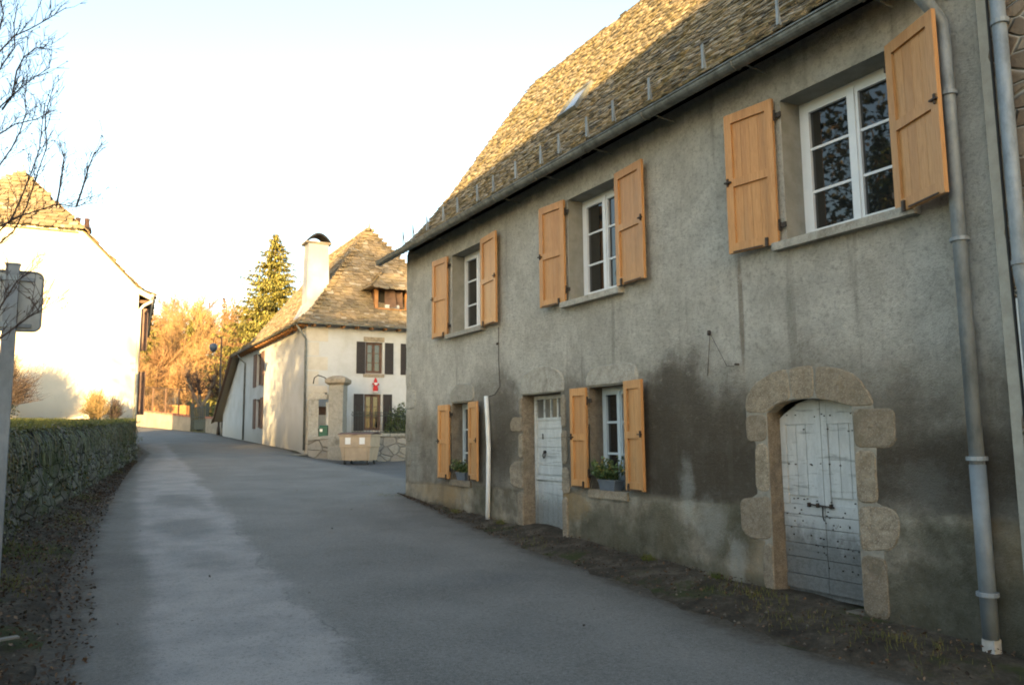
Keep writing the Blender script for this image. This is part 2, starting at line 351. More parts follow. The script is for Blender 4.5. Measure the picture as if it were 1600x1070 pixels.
def rubble(name, stone1, stone2, gap, moss, sc=2.6, mossk=.7):
    m = Mt(name, rough=.92, spec=.2); v = m.n('ShaderNodeMixRGB'); nz = m.n('ShaderNodeTexNoise'); nz.inputs['Scale'].default_value = 2.2
    m.plug(nz.inputs['Vector'], m.pos); v.inputs[0].default_value = .06; m.plug(v.inputs[1], m.stretch((1,1,1.5))); m.plug(v.inputs[2], nz.outputs[1]); v = v.outputs[0]
    cell = m.voro(sc, v, 'F1', 'Color'); e = m.voro(sc, v, 'DISTANCE_TO_EDGE')
    r = m.n('ShaderNodeSeparateColor'); m.plug(r.inputs[0], cell)
    k = m.mix(r.outputs[0], stone1, stone2); k = m.mix(m.smooth(m.noise(12, 5, .7), .5, .7, 0, .5), k, tuple(q*.55 for q in stone1))
    k = m.mix(m.smooth(m.math('ADD', e, m.math('MULTIPLY', m.noise(14, 4, .7), .06)), .105, .05), k, gap)
    k = m.mix(m.smooth(m.noise(1.4, 5, .7), .45, .62, 0, mossk), k, moss)
    m.set('Base Color', k)
    m.bump(m.math('ADD', m.smooth(e, 0, .09, 0, 1.6), m.math('MULTIPLY', m.noise(25, 5, .7), .5)), .8, .04); return m
M_rubble = rubble('mossy rubble', (.07,.068,.056), (.145,.14,.12), (.032,.030,.024), (.035,.047,.015), 3.3, .92)
M_rubble2 = rubble('pale rubble with mortar', (.17,.135,.10), (.30,.25,.19), (.42,.40,.34), (.15,.09,.06), 4.6, .25)
M_rubble3 = rubble('yard wall rubble', (.24,.22,.19), (.32,.30,.26), (.19,.18,.155), (.13,.13,.09), 2.3, .3)
M_conc = simple('concrete', (.25,.235,.20), (.18,.17,.145), 1.5, .9, .3, 20, .01)
M_brick = simple('brick coping', (.30,.13,.08), (.22,.10,.07), 3, .85, .2)
M_bark = simple('bark', (.10,.08,.06), (.16,.13,.095), 6, .95, .6, 30, .02)
def twigs(name, a, b, c):
    m = Mt(name, rough=.85, spec=.2); m.set('Base Color', m.mix(m.orand(), m.mix(m.island(), a, b), c)); return m
M_twig = twigs('golden twigs', (.20,.115,.065), (.32,.195,.11), (.24,.17,.08))
M_twigd = twigs('dark twigs', (.055,.042,.04), (.09,.065,.055), (.07,.055,.05))
M_needle = Mt('spruce needles', rough=.75); M_needle.set('Base Color', M_needle.ramp(M_needle.island(), [(0,(.07,.075,.018)),(.5,(.17,.165,.04)),(1,(.30,.27,.07))]))
M_bushleaf = Mt('shrub leaves', rough=.6); M_bushleaf.set('Base Color', M_bushleaf.ramp(M_bushleaf.island(), [(0,(.02,.035,.01)),(.6,(.05,.08,.02)),(1,(.12,.15,.04))]))
M_potleaf = Mt('pot plant leaves', rough=.5); M_potleaf.set('Base Color', M_potleaf.ramp(M_potleaf.island(), [(0,(.02,.04,.012)),(.55,(.06,.11,.03)),(.9,(.14,.19,.06)),(1,(.45,.32,.08))]))
M_bin = simple('beige bin plastic', (.46,.36,.25), (.38,.30,.21), 3, .6, .1)
M_binlid = simple('brown bin lid', (.16,.10,.085), (.12,.08,.07), 3, .6, .1)
M_black = simple('black rubber', (.02,.02,.02), (.03,.03,.03), 5, .7, 0)
M_paper = simple('white sticker', (.78,.78,.76), (.70,.70,.68), 3, .6, 0)
M_sign = zinc('sign back aluminium', (.33,.35,.35), (.26,.28,.285), .4, .5)
M_post = zinc('galvanised post', (.20,.23,.26), (.14,.165,.19), .4, .5)
M_green = simple('green mailbox paint', (.02,.11,.07), (.015,.08,.05), 4, .5, 0)
M_red = simple('red cloth', (.55,.03,.03), (.4,.02,.02), 8, .8, 0)
M_whitec = simple('white cloth', (.75,.72,.70), (.65,.62,.6), 8, .9, 0)
M_irong = simple('green black ironwork', (.03,.045,.04), (.05,.06,.055), 8, .6, 0)
M_lamp = simple('lamp blue grey metal', (.06,.09,.13), (.05,.07,.10), 4, .4, 0)
M_pot = simple('blue grey pot', (.12,.15,.18), (.09,.11,.14), 5, .6, .1)
M_terracotta = simple('terracotta', (.42,.20,.11), (.32,.15,.08), 6, .8, .1)

# ------------------------------------------------------------ terrain
YS = [-60,-10,0,3.5,8,15,34,55,65,75,90,110,150,300,900]; ZS = [-3.6,-2.15,-1.78,-1.65,-1.5,-1.2,-.62,.15,.7,1.3,3.6,7.2,13,30,60]
def interp(x, xs, ys):
    if x <= xs[0]: return ys[0]
    for i in range(len(xs)-1):
        if x <= xs[i+1]: return ys[i] + (ys[i+1]-ys[i])*(x-xs[i])/(xs[i+1]-xs[i])
    return ys[-1]
def SS(x, a, b):
    t = min(1, max(0, (x-a)/(b-a))); return t*t*(3-2*t)
def G(x, y):
    return interp(y, YS, ZS) - .42*SS(x,7.5,9.8)*SS(y,15,20)*(1-SS(y,32,36))
def XL(y): return interp(y, [-40,0,5,7.1,9.75,12.9,20.4,27,35,50,53,60], [-1.2,-.35,-.12,.04,.14,.32,1.03,1.75,2.75,2.9,-5,-60])
def XR(y): return interp(y, [-40,0,3.9,4.66,6.1,7.5,8.9,11.9,15.4,16.4,17.2,31.6,32.6,34.4,56,57,72,73], [5.15,5.15,5.0,4.92,5.05,5.2,5.25,5.55,6.1,7.5,30,30,9.3,8.6,8.75,9.0,4.5,4.3])
def wallx(y): return interp(y, [-10,4,9,11.4,13.3,15.9,20.6,31,33], [-2.6,-1.55,-1.0,-.66,-.48,-.03,.62,2.06,2.2])
def bumpy(x, y):
    return .03*sin(3.1*x+1.7*y)*cos(2.3*y-1.1*x)+.015*sin(9*x+4*y)
def grid(xs, ys, zf):
    b = MB(); n = len(xs)
    b.v = [(x, y, zf(x, y)) for y in ys for x in xs]
    b.f = [(j*n+i, j*n+i+1, (j+1)*n+i+1, (j+1)*n+i) for j in range(len(ys)-1) for i in range(n-1)]
    return b
def frange(a, b, s):
    r = []
    while a < b-1e-6: r.append(a); a += s
    return r + [b]
def GG(x, y):
    z = G(x, y) - .03
    if -20 < y < 60:
        d = max(0, x-XR(y)) if x > 3 else max(0, XL(y)-x)
        if d > 0 and x < 7: z += .05*SS(d,0,.35) + bumpy(x, y)*SS(d,0,.3) + (.10*SS(d,.1,1.2) if x < 3 else .05*SS(d,.2,.9))
        if x < wallx(y)-.3: z -= .3
    return z
gx = frange(-260,-20,40)[:-1]+frange(-20,-3,2)[:-1]+frange(-3,8,.2)[:-1]+frange(8,20,1)[:-1]+frange(20,420,40)
gy = frange(-80,-4,4)[:-1]+frange(-4,36,.25)[:-1]+frange(36,80,2)[:-1]+frange(80,900,20)
tag(grid(gx, gy, GG).build('ground', M_ground, smooth=True), kind='structure')
# road
rb = MB(); rows = frange(-40,-2,1)[:-1]+frange(-2,40,.15)[:-1]+frange(40,73,.5); NC = 36
for j, y in enumerate(rows):
    a, b_ = XL(y)-.12+.02*sin(5.3*y)+.012*sin(13*y+1), XR(y)+(.07*sin(4.1*y)+.04*sin(11*y) if y < 16 or y > 33 else 0)
    for i in range(NC+1):
        x = a+(b_-a)*i/NC; rb.v.append((x, y, G(x, y)+.006+.012*sin(.9*x+.3)*sin(.37*y)))
for j in range(len(rows)-1):
    for i in range(NC): k = j*(NC+1)+i; rb.f.append((k, k+1, k+NC+2, k+NC+1))
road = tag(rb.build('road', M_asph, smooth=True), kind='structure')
at = road.data.attributes.new('edge', 'FLOAT', 'POINT')
at.data.foreach_set('value', [min(x-XL(y)+.0, (XR(y)-x) if (y < 16.4 or y > 33) else 9) for x, y, z in rb.v])

# ------------------------------------------------------------ scatter helpers
def rnd(a, b): return random.uniform(a, b)
def leafquad(mb, p, size, nrm=None):
    q = Quaternion((rnd(-1,1), rnd(-1,1), rnd(-1,1)), rnd(0, 6.28)) if nrm is None else (Vector(nrm).to_track_quat('Z','Y') @ Quaternion((rnd(-.5,.5), rnd(-.5,.5), 1), rnd(0,6.28)) @ Quaternion((1,0,0), rnd(-.5,.5)))
    a, b = size, size*rnd(.45,.7); p = Vector(p)
    vs = [p+q@Vector(t) for t in ((-a,0,0),(-a*.2,-b,size*.15),(a,0,0),(-a*.2,b,size*.15))]
    mb.add(vs, [(0,1,2,3)])
# fallen leaves along the wall and along the house foot
def leaf_litter():
    lb = MB()
    for _ in range(11000):
        y = 3.5+26*random.random()**1.5
        a, b_ = wallx(y)+.02, XL(y)-.02
        x = a+(b_-a)*min(1.3, random.betavariate(1.5,1.5)*1.2)
        leafquad(lb, (x, y, GG(x, y)+.05 if x < XL(y) else G(x, y)+.03), rnd(.010,.028), (rnd(-.5,.5), rnd(-.5,.5), 1))
    for _ in range(2600):
        y = rnd(3.2,15.5); a = XR(y)-.15; x = a+(5.95-a)*random.betavariate(1.5,1.2)
        leafquad(lb, (x, y, GG(x, y)+.045 if x > XR(y) else G(x, y)+.03), rnd(.008,.022), (rnd(-.4,.4), rnd(-.4,.4), 1))
    for _ in range(14):
        y = rnd(4,20); x = rnd(XL(y), 4.8); leafquad(lb, (x, y, G(x, y)+.03), rnd(.015,.03), (0,0,1))
    tag(lb.build('leaf_litter', M_leafd), 'brown fallen leaves along both road margins', 'leaves', kind='stuff')
leaf_litter()
M_gravel_ready = 1
def pebbles():
    b = MB()
    for _ in range(500):
        s = random.random() < .5
        y = rnd(3.3,15) if s else rnd(5,20)
        x = rnd(XR(y)-.1, 5.9) if s else rnd(wallx(y)+.1, XL(y)+.1)
        r = rnd(.005,.017); z = GG(x, y)+.03
        vs = [(x+r*rnd(.6,1.2)*cos(t), y+r*rnd(.6,1.2)*sin(t), z) for t in (0,1.26,2.5,3.8,5.0)]+[(x, y, z+r)]
        b.add(vs, [(i, (i+1)%5, 5) for i in range(5)])
    tag(b.build('gravel', M_gravel), 'loose small stones on the earth margins', 'gravel', kind='stuff')
pebbles()
def weeds():
    b = MB()
    for cx, cy, r, n in ((5.45,4.9,.3,110),(5.6,15.3,.3,200),(5.75,5.6,.25,120),(6.6,17.2,.8,200),(8.2,33,.7,200),(5.5,9.3,.25,50),(.35,17,.4,260),(-.35,11,.4,300),(1.1,24,.4,300),(-.45,9.2,.35,220),(.1,14,.4,240),(5.9,7.3,.06,120),(5.9,12.5,.06,110),(5.9,6.2,.05,80),(5.5,3.9,.3,150),(5.9,10.9,.06,80)):
        for _ in range(n):
            x, y = cx+random.gauss(0,r*.5), cy+random.gauss(0,r)
            if x > 5.95 and y < 15.2: continue
            z = GG(x, y); h = rnd(.01,.05)
            b.add([(x-.004, y, z), (x+.004, y, z), (x+rnd(-.03,.03), y+rnd(-.03,.03), z+.03+h)], [(0,1,2)])
    tag(b.build('weeds', M_grass), 'sparse weeds and moss tufts at the road edge', 'weeds', kind='stuff')
weeds()

# ------------------------------------------------------------ wall with openings
def grid_wall(mb, us, vs_, holes, f, depth, inside=None, step=1.0):
    U = sorted(set([us[0], us[1]]+[h[0] for h in holes]+[h[1] for h in holes])); V = sorted(set([vs_[0], vs_[1]]+[h[2] for h in holes]+[h[3] for h in holes]))
    def sub(A):
        r = []
        for a, b in zip(A, A[1:]):
            n = max(1, int((b-a)/step+.999)); r += [a+(b-a)*i/n for i in range(n)]
        return r+[A[-1]]
    U, V = sub(U), sub(V)
    for a, b in zip(U, U[1:]):
        for c, d in zip(V, V[1:]):
            cu, cv = (a+b)/2, (c+d)/2
            if any(h[0] < cu < h[1] and h[2] < cv < h[3] for h in holes): continue
            if inside and not inside(cu, cv): continue
            mb.add([f(a,c,0), f(b,c,0), f(b,d,0), f(a,d,0)], [(0,1,2,3)])
def reveals(mb, h, f, depth):
    a, b, c, d = h
    for p, q in (((a,c),(a,d)), ((a,d),(b,d)), ((b,d),(b,c)), ((b,c),(a,c))):
        mb.add([f(*p,0), f(*q,0), f(*q,depth), f(*p,depth)], [(0,1,2,3)])

# ------------------------------------------------------------ roof tiles
def inpoly(x, y, P):
    c = False; n = len(P)
    for i in range(n):
        x1, y1 = P[i]; x2, y2 = P[(i+1) % n]
        if (y1 > y) != (y2 > y) and x < (x2-x1)*(y-y1)/(y2-y1)+x1: c = not c
    return c
def tile_plane(mb, O, U, V, poly, tw, ex, th=.022, jit=.3):
    O, U, V = Vector(O), Vector(U).normalized(), Vector(V).normalized(); N = U.cross(V).normalized()
    if N.z < 0: N = -N
    us = [p[0] for p in poly]; vs = [p[1] for p in poly]
    v = min(vs)-ex*.4; r = 0
    while v < max(vs)-ex*.25:
        u = min(us)+(tw*.5 if r % 2 else 0)+rnd(-.2,.2)*tw
        while u < max(us)+tw*.5:
            wdt = tw*rnd(.7,1.3)
            if inpoly(min(max(u, min(us)+.01), max(us)-.01), min(max(v+ex*.5, min(vs)+.01), max(vs)-.01), poly):
                L = ex*1.55; hw = wdt*.5*1.04; t = th*rnd(.7,1.5); vv = v+rnd(-.14,.14)*ex*jit*3
                a = [(-hw,0),(-hw*.6,-ex*.28),(hw*.6,-ex*.28*rnd(.8,1.2)),(hw,0),(hw,L-ex*.28),(-hw,L-ex*.28)]
                tilt = rnd(-.006,.006)
                base = O+U*u+V*(vv)
                def P3(p, top):
                    k = 1-max(0,(p[1]+ex*.28))/L   # 1 at lower edge
                    return base+U*p[0]+V*p[1]+N*((t*1.5*k+.004)+(t if top else 0)+tilt*p[0]/hw)
                vs8 = [P3(p,1) for p in a]+[P3(p,0) for p in a[:4]]
                mb.add(vs8, [(0,1,2,3,4,5),(0,6,7,1),(1,7,8,2),(2,8,9,3),(3,9,4),(5,6,0)])
            u += wdt
        v += ex; r += 1

# ------------------------------------------------------------ windows, shutters
def rectframe(mb, f, u0, u1, v0, v1, t, d0, d1):
    q = lambda a, b, c, d: mb.prism([(a,c),(b,c),(b,d),(a,d)], f, d0, d1)
    q(u0, u0+t, v0, v1); q(u1-t, u1, v0, v1); q(u0+t, u1-t, v0, v0+t); q(u0+t, u1-t, v1-t, v1)
def window(house, f, u0, u1, v0, v1, d, mat, rows=3, leaves=2, t=.055, bar=.022, glass=None, sill=None, sillmat=None, name='window', rowsplit=None):
    """f(u, v, depth): depth grows into the wall; frame front at depth d"""
    mb = MB(); rectframe(mb, f, u0+.002, u1-.002, v0+.002, v1-.002, t, d, d+.06)
    W = (u1-u0-2*t)/leaves; pane = MB()
    for i in range(leaves):
        a = u0+t+W*i+.003; b = a+W-.006; c0, c1 = v0+t+.003, v1-t-.003
        rectframe(mb, f, a, b, c0, c1, t*.95, d-.012, d+.045)
        for r in range(1, rows):
            z = c0+(c1-c0)*r/rows; mb.prism([(a+t*.95,z-bar/2),(b-t*.95,z-bar/2),(b-t*.95,z+bar/2),(a+t*.95,z+bar/2)], f, d+.003, d+.03)
        pane.add([f(a+t*.9,c0+t*.9,d+.02), f(b-t*.9,c0+t*.9,d+.02), f(b-t*.9,c1-t*.9,d+.02), f(a+t*.9,c1-t*.9,d+.02)], [(0,1,2,3)])
    if leaves == 2:
        m_ = (u0+u1)/2; mb.prism([(m_-.03,v0+t),(m_+.03,v0+t),(m_+.03,v1-t),(m_-.03,v1-t)], f, d-.028, d-.013)
    o = mb.build(name, mat, house); pane.build('pane', glass or M_glass, o)
    if sill:
        s = MB(); s.box(*sill); s.build('sill', sillmat or M_granite2, o)
    return o
def shutter(house, x, y, z0, z1, wd, side, ang, mat=M_wood, th=.036, detail=True):
    """on a facade facing -X; side +1: leaf lies towards +Y of the hinge; ang: how far it stands off the wall"""
    a = radians(ang); M = Matrix.Translation((x, y, z0)) @ Matrix(((cos(0),0,0,0),(0,1,0,0),(0,0,1,0),(0,0,0,1)))
    du = Vector((-sin(a), side*cos(a), 0)); dn = Vector((-cos(a), -side*sin(a), 0))
    H = z1-z0
    f = lambda u, v, d: Vector((x, y, z0))+du*u+Vector((0,0,v))+dn*(.022+d)
    mb = MB(); st = min(.085, wd*.17); R = .10
    for u0, u1, v0, v1 in ((0,st,0,H),(wd-st,wd,0,H),(st,wd-st,0,R),(st,wd-st,H-R,H),(st,wd-st,H*.47,H*.47+.085)):
        mb.prism([(u0,v0),(u1,v0),(u1,v1),(u0,v1)], f, 0, th)
    o = mb.build('shutter', mat, house)
    pb = MB(); nb = max(2, int(round((wd-2*st)/.11)))
    for i in range(nb):
        u0 = st+(wd-2*st)*i/nb; u1 = st+(wd-2*st)*(i+1)/nb
        for v0, v1 in ((R,H*.47),(H*.47+.085,H-R)):
            pb.prism([(u0+.0015,v0),(u1-.0015,v0),(u1-.0015,v1),(u0+.0015,v1)], f, .004, th-.024)
    pb.build('panel', mat, o)
    if detail:
        lb = MB(); yv = H*.5
        lb.prism([(wd-.032,yv-.03),(wd-.018,yv-.03),(wd-.015,yv+.05),(wd-.035,yv+.05)], f, th+.001, th+.018)
        lb.prism([(wd-.07,yv+.0),(wd+.008,yv+.0),(wd+.008,yv+.014),(wd-.07,yv+.014)], f, th+.002, th+.03)
        lb.build('latch', M_iron, o); lb = MB()
        lb.prism([(wd*.3,.005),(wd*.9,.005),(wd*.9,.018),(wd*.3,.018)], f, th+.001, th+.012)
        lb.prism([(wd*.18,-.01),(wd*.23,-.01),(wd*.23,.08),(wd*.18,.08)], f, th+.001, th+.022)
        lb.build('foot_bolt', M_iron, o)
        for v in (.16, H-.2):
            hb = MB()
            hb.prism([(-.075,v),(.01,v),(.01,v+.05),(-.075,v+.05)], f, -.012, .004)
            hb.prism([(-.02,v-.03),(.006,v-.03),(.006,v+.08),(-.02,v+.08)], f, .005, .02)
            hb.build('hinge', M_iron, o)
    return o

# ------------------------------------------------------------ the near roughcast house
FX = lambda u, v, d: (6+d, u, v)          # facade plane, depth into the wall
house = thing('roughcast_house', (6, 9, -1.5), 'long grey roughcast house with orange wooden shutters and a steep mossy stone slate roof', 'house')
UP = [(11.68,12.86,1.84,3.31),(7.88,8.99,1.84,3.31),(3.92,5.16,1.84,3.28)]
LO = [(12.12,12.87,-.77,.58),(7.79,8.56,-.71,.62)]
D1 = (9.25,10.33,-1.50,.60); D2 = (4.55,5.52,-1.56,.46)
RD = [.25,.25,.27]
wb = MB(); holes = UP+LO+[D1,D2]
grid_wall(wb, (3.2,15.1), (-2.1,3.78), holes, FX, .3)
# other three walls and gable of the body
wb.add([(6,15.1,-2.1),(12.6,15.1,-2.1),(12.6,15.1,3.78),(6,15.1,3.78)], [(0,1,2,3)])
wb.add([(12.6,15.1,-2.1),(12.6,3.2,-2.1),(12.6,3.2,3.78),(12.6,15.1,3.78)], [(0,1,2,3)])
wb.add([(12.6,3.2,-2.1),(6,3.2,-2.1),(6,3.2,3.78),(12.6,3.2,3.78)], [(0,1,2,3)])
prof = [(5.66,3.76),(6.05,4.02),(6.63,4.63),(7.24,5.42),(8.01,6.52),(9.32,8.38)]
full = prof+[(18.64-x,z) for x, z in prof[-2::-1]]
wb.add([(6,15.1,3.78)]+[(x,15.1,z-.1) for x, z in full if 6 < x < 12.6]+[(12.6,15.1,3.78)], [tuple(range(len([1 for x, z in full if 6 < x < 12.6])+2))])
wb.build('wall', M_fac, house)
for h in UP: rv = MB(); reveals(rv, h, FX, .4); rv.build('reveal', M_reveal, house)
for h in LO+[D1,D2]: rv = MB(); reveals(rv, h, FX, .4); rv.build('stone_reveal', M_jamb, house)
for h in holes: ib = MB(); ib.box(6.402, 6.45, h[0]-.05, h[1]+.05, h[2]-.05, h[3]+.05); ib.build('inner_wall', M_deck, house)
for i, h in enumerate(UP):
    window(house, FX, *h[:2], h[2]+.01, h[3], RD[i], M_white, 3, 2, .06, .025,
           sill=(5.90,6.24,h[0]-.14,h[1]+.11,h[2]-.075,h[2]+.002))
for h in LO:
    window(house, FX, h[0], h[1], h[2], h[3], .21, M_bluewhite, 3, 2, .05, .03, glass=M_glass, sill=(5.97,6.24,h[0]-.03,h[1]+.03,h[2]-.10,h[2]+.002), sillmat=M_granite)
for y, s, wd, a, z0, z1 in ((13.08,1,.58,5,1.85,3.36),(11.70,-1,.66,5,1.84,3.37),(9.10,1,.58,6,1.86,3.36),(7.88,-1,.62,5,1.88,3.37),(5.27,1,.58,9,1.86,3.36),(3.98,-1,.62,22,1.83,3.33),
                            (13.0,1,.40,6,-.77,.57),(12.19,-1,.46,8,-.75,.58),(8.64,1,.34,5,-.70,.63),(7.80,-1,.42,8,-.68,.66)):
    shutter(house, 5.985, y*.99, z0*.985, z1*.985, wd*.985, s, a)
# dressed stones round doors and lower windows
def stones(name, polys, mat, proud=.012):
    b = MB()
    for p in polys:
        cx = sum(q[0] for q in p)/len(p); cy = sum(q[1] for q in p)/len(p)
        s = .975; P = [(cx+(a-cx)*s, cy+(c-cy)*s) for a, c in p]
        # rounded outline
        R_ = []
        n = len(P)
        for i in range(n):
            a, c, e = Vector(P[i-1]), Vector(P[i]), Vector(P[(i+1) % n])
            k = min(.055, (a-c).length*.35, (e-c).length*.35)
            R_ += [tuple(c+(a-c).normalized()*k), tuple(c+((a-c).normalized()+(e-c).normalized())*k*.3), tuple(c+(e-c).normalized()*k)]
        cx = sum(q[0] for q in R_)/len(R_); cy = sum(q[1] for q in R_)/len(R_)
        n = len(R_); o_ = [(cx+(a-cx)*1.0, cy+(c-cy)*1.0) for a, c in R_]; i_ = [(cx+(a-cx)*.93, cy+(c-cy)*.93) for a, c in R_]
        vs = [FX(a,c,.12) for a, c in o_]+[FX(a,c,-proud*.35) for a, c in o_]+[FX(a,c,-proud-rnd(0,.007)) for a, c in i_]
        fs = [(i,(i+1)%n,n+(i+1)%n,n+i) for i in range(n)]+[(n+i,n+(i+1)%n,2*n+(i+1)%n,2*n+i) for i in range(n)]+[tuple(range(2*n,3*n))]
        b.add(vs, fs); b.build(name, mat, house); b = MB()
arch = [[(5.81,.2),(5.8,.36),(5.66,.5),(5.42,.6),(5.23,.62),(5.2,.31),(5.37,.28),(5.53,.19)],
 [(5.23,.62),(4.93,.63),(4.94,.315),(5.2,.31)],
 [(4.93,.62),(4.63,.57),(4.47,.49),(4.36,.34),(4.31,.22),(4.56,.22),(4.71,.27),(4.94,.31)]]
jamb = [[(5.81,.18),(5.52,.19),(5.53,-.08),(5.8,-.09)],[(5.69,-.1),(5.53,-.09),(5.52,-.58),(5.71,-.58)],
 [(5.93,-.66),(5.52,-.6),(5.52,-1.03),(5.81,-1.06),(5.93,-.98)],[(5.64,-1.07),(5.52,-1.05),(5.52,-1.56),(5.62,-1.56),(5.66,-1.42)],
 [(4.55,.21),(4.13,.2),(4.14,-.09),(4.21,-.14),(4.55,-.14)],[(4.55,-.15),(4.34,-.15),(4.34,-.61),(4.55,-.62)],
 [(4.55,-.63),(4.23,-.62),(4.15,-.7),(4.17,-.88),(4.24,-.98),(4.55,-1.03)],[(4.55,-1.04),(4.30,-1.04),(4.30,-1.56),(4.55,-1.56)]]
b = MB(); b.prism([(5.79,.0),(5.79,.34),(5.65,.48),(5.42,.58),(5.23,.60),(4.93,.60),(4.64,.55),(4.49,.47),(4.38,.33),(4.33,.21),(4.33,-.15),(4.36,-.6),(4.26,-.64),(4.26,-.95),(4.32,-1.0),(4.32,-1.4),(4.549,-1.4),(4.549,.222),(4.71,.275),(4.94,.315),(5.2,.315),(5.37,.285),(5.521,.195),(5.521,-1.45),(5.60,-1.4),(5.62,-1.05),(5.79,-1.04),(5.79,-.66),(5.69,-.6),(5.68,-.1)], FX, .13, -.003)
b.build('mortar_joint', M_joint, house)
stones('arch_stone', arch, M_granite, .007); stones('jamb_stone', jamb, M_granite, .006)
stones('lintel', [[(10.39,.60),(10.38,.81),(10.27,.91),(9.97,.99),(9.57,1.0),(9.3,.93),(9.15,.82),(9.14,.60)],
 [(8.66,.63),(8.62,.78),(8.52,.88),(8.14,.9),(7.63,.88),(7.51,.82),(7.49,.63)],
 [(12.94,.59),(12.94,.79),(12.65,.93),(12.11,.9),(11.97,.79),(11.96,.59)]], M_granite2, .02)
stones('jamb_stone', [[(10.33,.58),(10.42,.56),(10.42,.3),(10.33,.28)],[(10.34,.28),(10.64,.28),(10.72,.18),(10.68,.06),(10.33,.05)],[(10.33,.03),(10.44,.03),(10.46,-.34),(10.33,-.36)],
 [(10.33,-.38),(10.62,-.4),(10.76,-.5),(10.70,-.78),(10.33,-.82)],[(10.33,-.84),(10.50,-.85),(10.50,-1.5),(10.33,-1.5)],
 [(9.25,.57),(9.13,.57),(9.13,.1),(9.25,.1)],[(9.25,.08),(9.11,.07),(9.11,-.4),(9.25,-.42)],[(9.25,-.44),(9.08,-.44),(9.05,-.8),(9.25,-.82)],[(9.25,-.84),(9.12,-.84),(9.12,-1.5),(9.25,-1.5)],
 [(12.88,.56),(13.02,.55),(13.02,.0),(12.88,.0)],[(8.57,.6),(8.66,.6),(8.66,.1),(8.57,.1)]], M_granite, .012)
stones('quoin', [[(15.09,2.9),(14.86,2.9),(14.82,2.6),(15.09,2.6)],[(15.09,2.1),(14.75,2.1),(14.75,1.78),(15.09,1.78)],[(15.09,1.4),(14.86,1.4),(14.86,1.0),(15.09,1.0)],
 [(15.09,.95),(14.6,.93),(14.6,.55),(15.09,.55)],[(15.09,.3),(14.8,.3),(14.78,-.1),(15.09,-.1)],[(15.09,-.2),(14.85,-.2),(14.85,-.6),(15.09,-.6)]], M_fac, .014)
# narrow door with a transom of three panes
d = MB(); X = .22
d.prism([(9.26,-1.46),(10.32,-1.46),(10.32,.59),(9.26,.59)], FX, X+.03, X+.05)
rectframe(d, FX, 9.26, 10.32, -1.46, .59, .055, X-.02, X+.03)
for i in range(7):
    u = 9.32+i*.135; d.prism([(u+.003,-1.40),(u+.132,-1.40),(u+.132,-.66),(u+.003,-.66)], FX, X+.004, X+.03)
for i in range(6):
    z = -.58+i*.135; d.prism([(9.32,z+.003),(10.26,z+.003),(10.26,z+.132),(9.32,z+.132)], FX, X+.004+.002*(i%2), X+.03)
d.prism([(9.30,-.66),(10.28,-.66),(10.28,-.60),(9.30,-.60)], FX, X-.025, X+.02)
d.prism([(9.30,-1.45),(10.28,-1.45),(10.28,-1.33),(9.30,-1.33)], FX, X-.008, X+.02)
for u in (9.48,9.665,9.85,10.035): d.prism([(u,.25),(u+.032,.25),(u+.032,.54),(u,.54)], FX, X-.005, X+.03)
d.prism([(9.315,.22),(10.265,.22),(10.265,.26),(9.315,.26)], FX, X-.006, X+.03)
door = d.build('door', M_door1, house)
p = MB()
p.add([FX(9.31,.26,X+.012), FX(10.27,.26,X+.012), FX(10.27,.54,X+.012), FX(9.31,.54,X+.012)], [(0,1,2,3)]); p.build('pane', M_curtain, door)
k = MB(); k.tube([FX(10.04+.03*sin(t*.63),-.30+.04*cos(t*.63),X-.02-.012*sin(t*.3)) for t in range(0,11)], .009, 6); k.tube([FX(10.04,-.25,X-.03),FX(10.04,-.25,X+.01)], .022, 8); k.build('knocker', M_iron, door)
k = MB(); k.prism([(10.10,-.06),(10.118,-.06),(10.118,.02),(10.10,.02)], FX, X-.006, X+.003); k.build('keyhole', M_iron, door)
b = MB(); b.box(5.88,6.28,9.18,10.40,-1.75,-1.50); b.build('door_step', M_granite2, house)
# wide double door under the arch
X = .18; arc = lambda u: .335-.20*((u-5.035)/.485)**2*1.0
d = MB()
for u0, u1 in ((4.552,5.03),(5.037,5.518)):
    n = 8; P = [(u0,-1.53),(u1,-1.53)]+[(u1+(u0-u1)*i/n, arc(u1+(u0-u1)*i/n)) for i in range(n+1)]
    d.prism(P, FX, X+.02, X+.05)
    for a in ((u0,u0+.065),(u1-.065,u1)):
        d.prism([(a[0],-.68),(a[1],-.68),(a[1],arc(a[1])),(a[0],arc(a[0]))], FX, X-.008, X+.02)
    d.prism([(u0+.066,.08),(u1-.066,.08),(u1-.066,arc(u1-.066)),((u0+u1)/2,arc((u0+u1)/2)),(u0+.066,arc(u0+.066))], FX, X-.006, X+.02)
    for i in range(3):
        w_ = (u1-u0-.132)/3; d.prism([(u0+.066+w_*i+.003,-.60),(u0+.066+w_*(i+1)-.003,-.60),(u0+.066+w_*(i+1)-.003,.078),(u0+.066+w_*i+.003,.078)], FX, X+.004, X+.02)
    z = -.68; i = 0
    while z > -1.45:
        h_ = (.10,.12,.15,.13,.16,.14,.12)[i % 7]; d.prism([(u0,max(z-h_,-1.53)+.003),(u1,max(z-h_,-1.53)+.003),(u1,z-.003),(u0,z-.003)], FX, X-.004-.005*(i % 2), X+.02); z -= h_; i += 1
nf = len(d.f)
for _ in range(80):
    u = rnd(4.58,5.49); z = random.choice([.16,.02,-.3,-.64,-.73,-.78,-.85,-.9,-.98,-1.05,-1.12,-1.25])+rnd(-.012,.012)
    if z > arc(u)-.02: continue
    d.prism([(u-.005,z-.005),(u+.005,z-.005),(u+.005,z+.005),(u-.005,z+.005)], FX, X-.016, X)
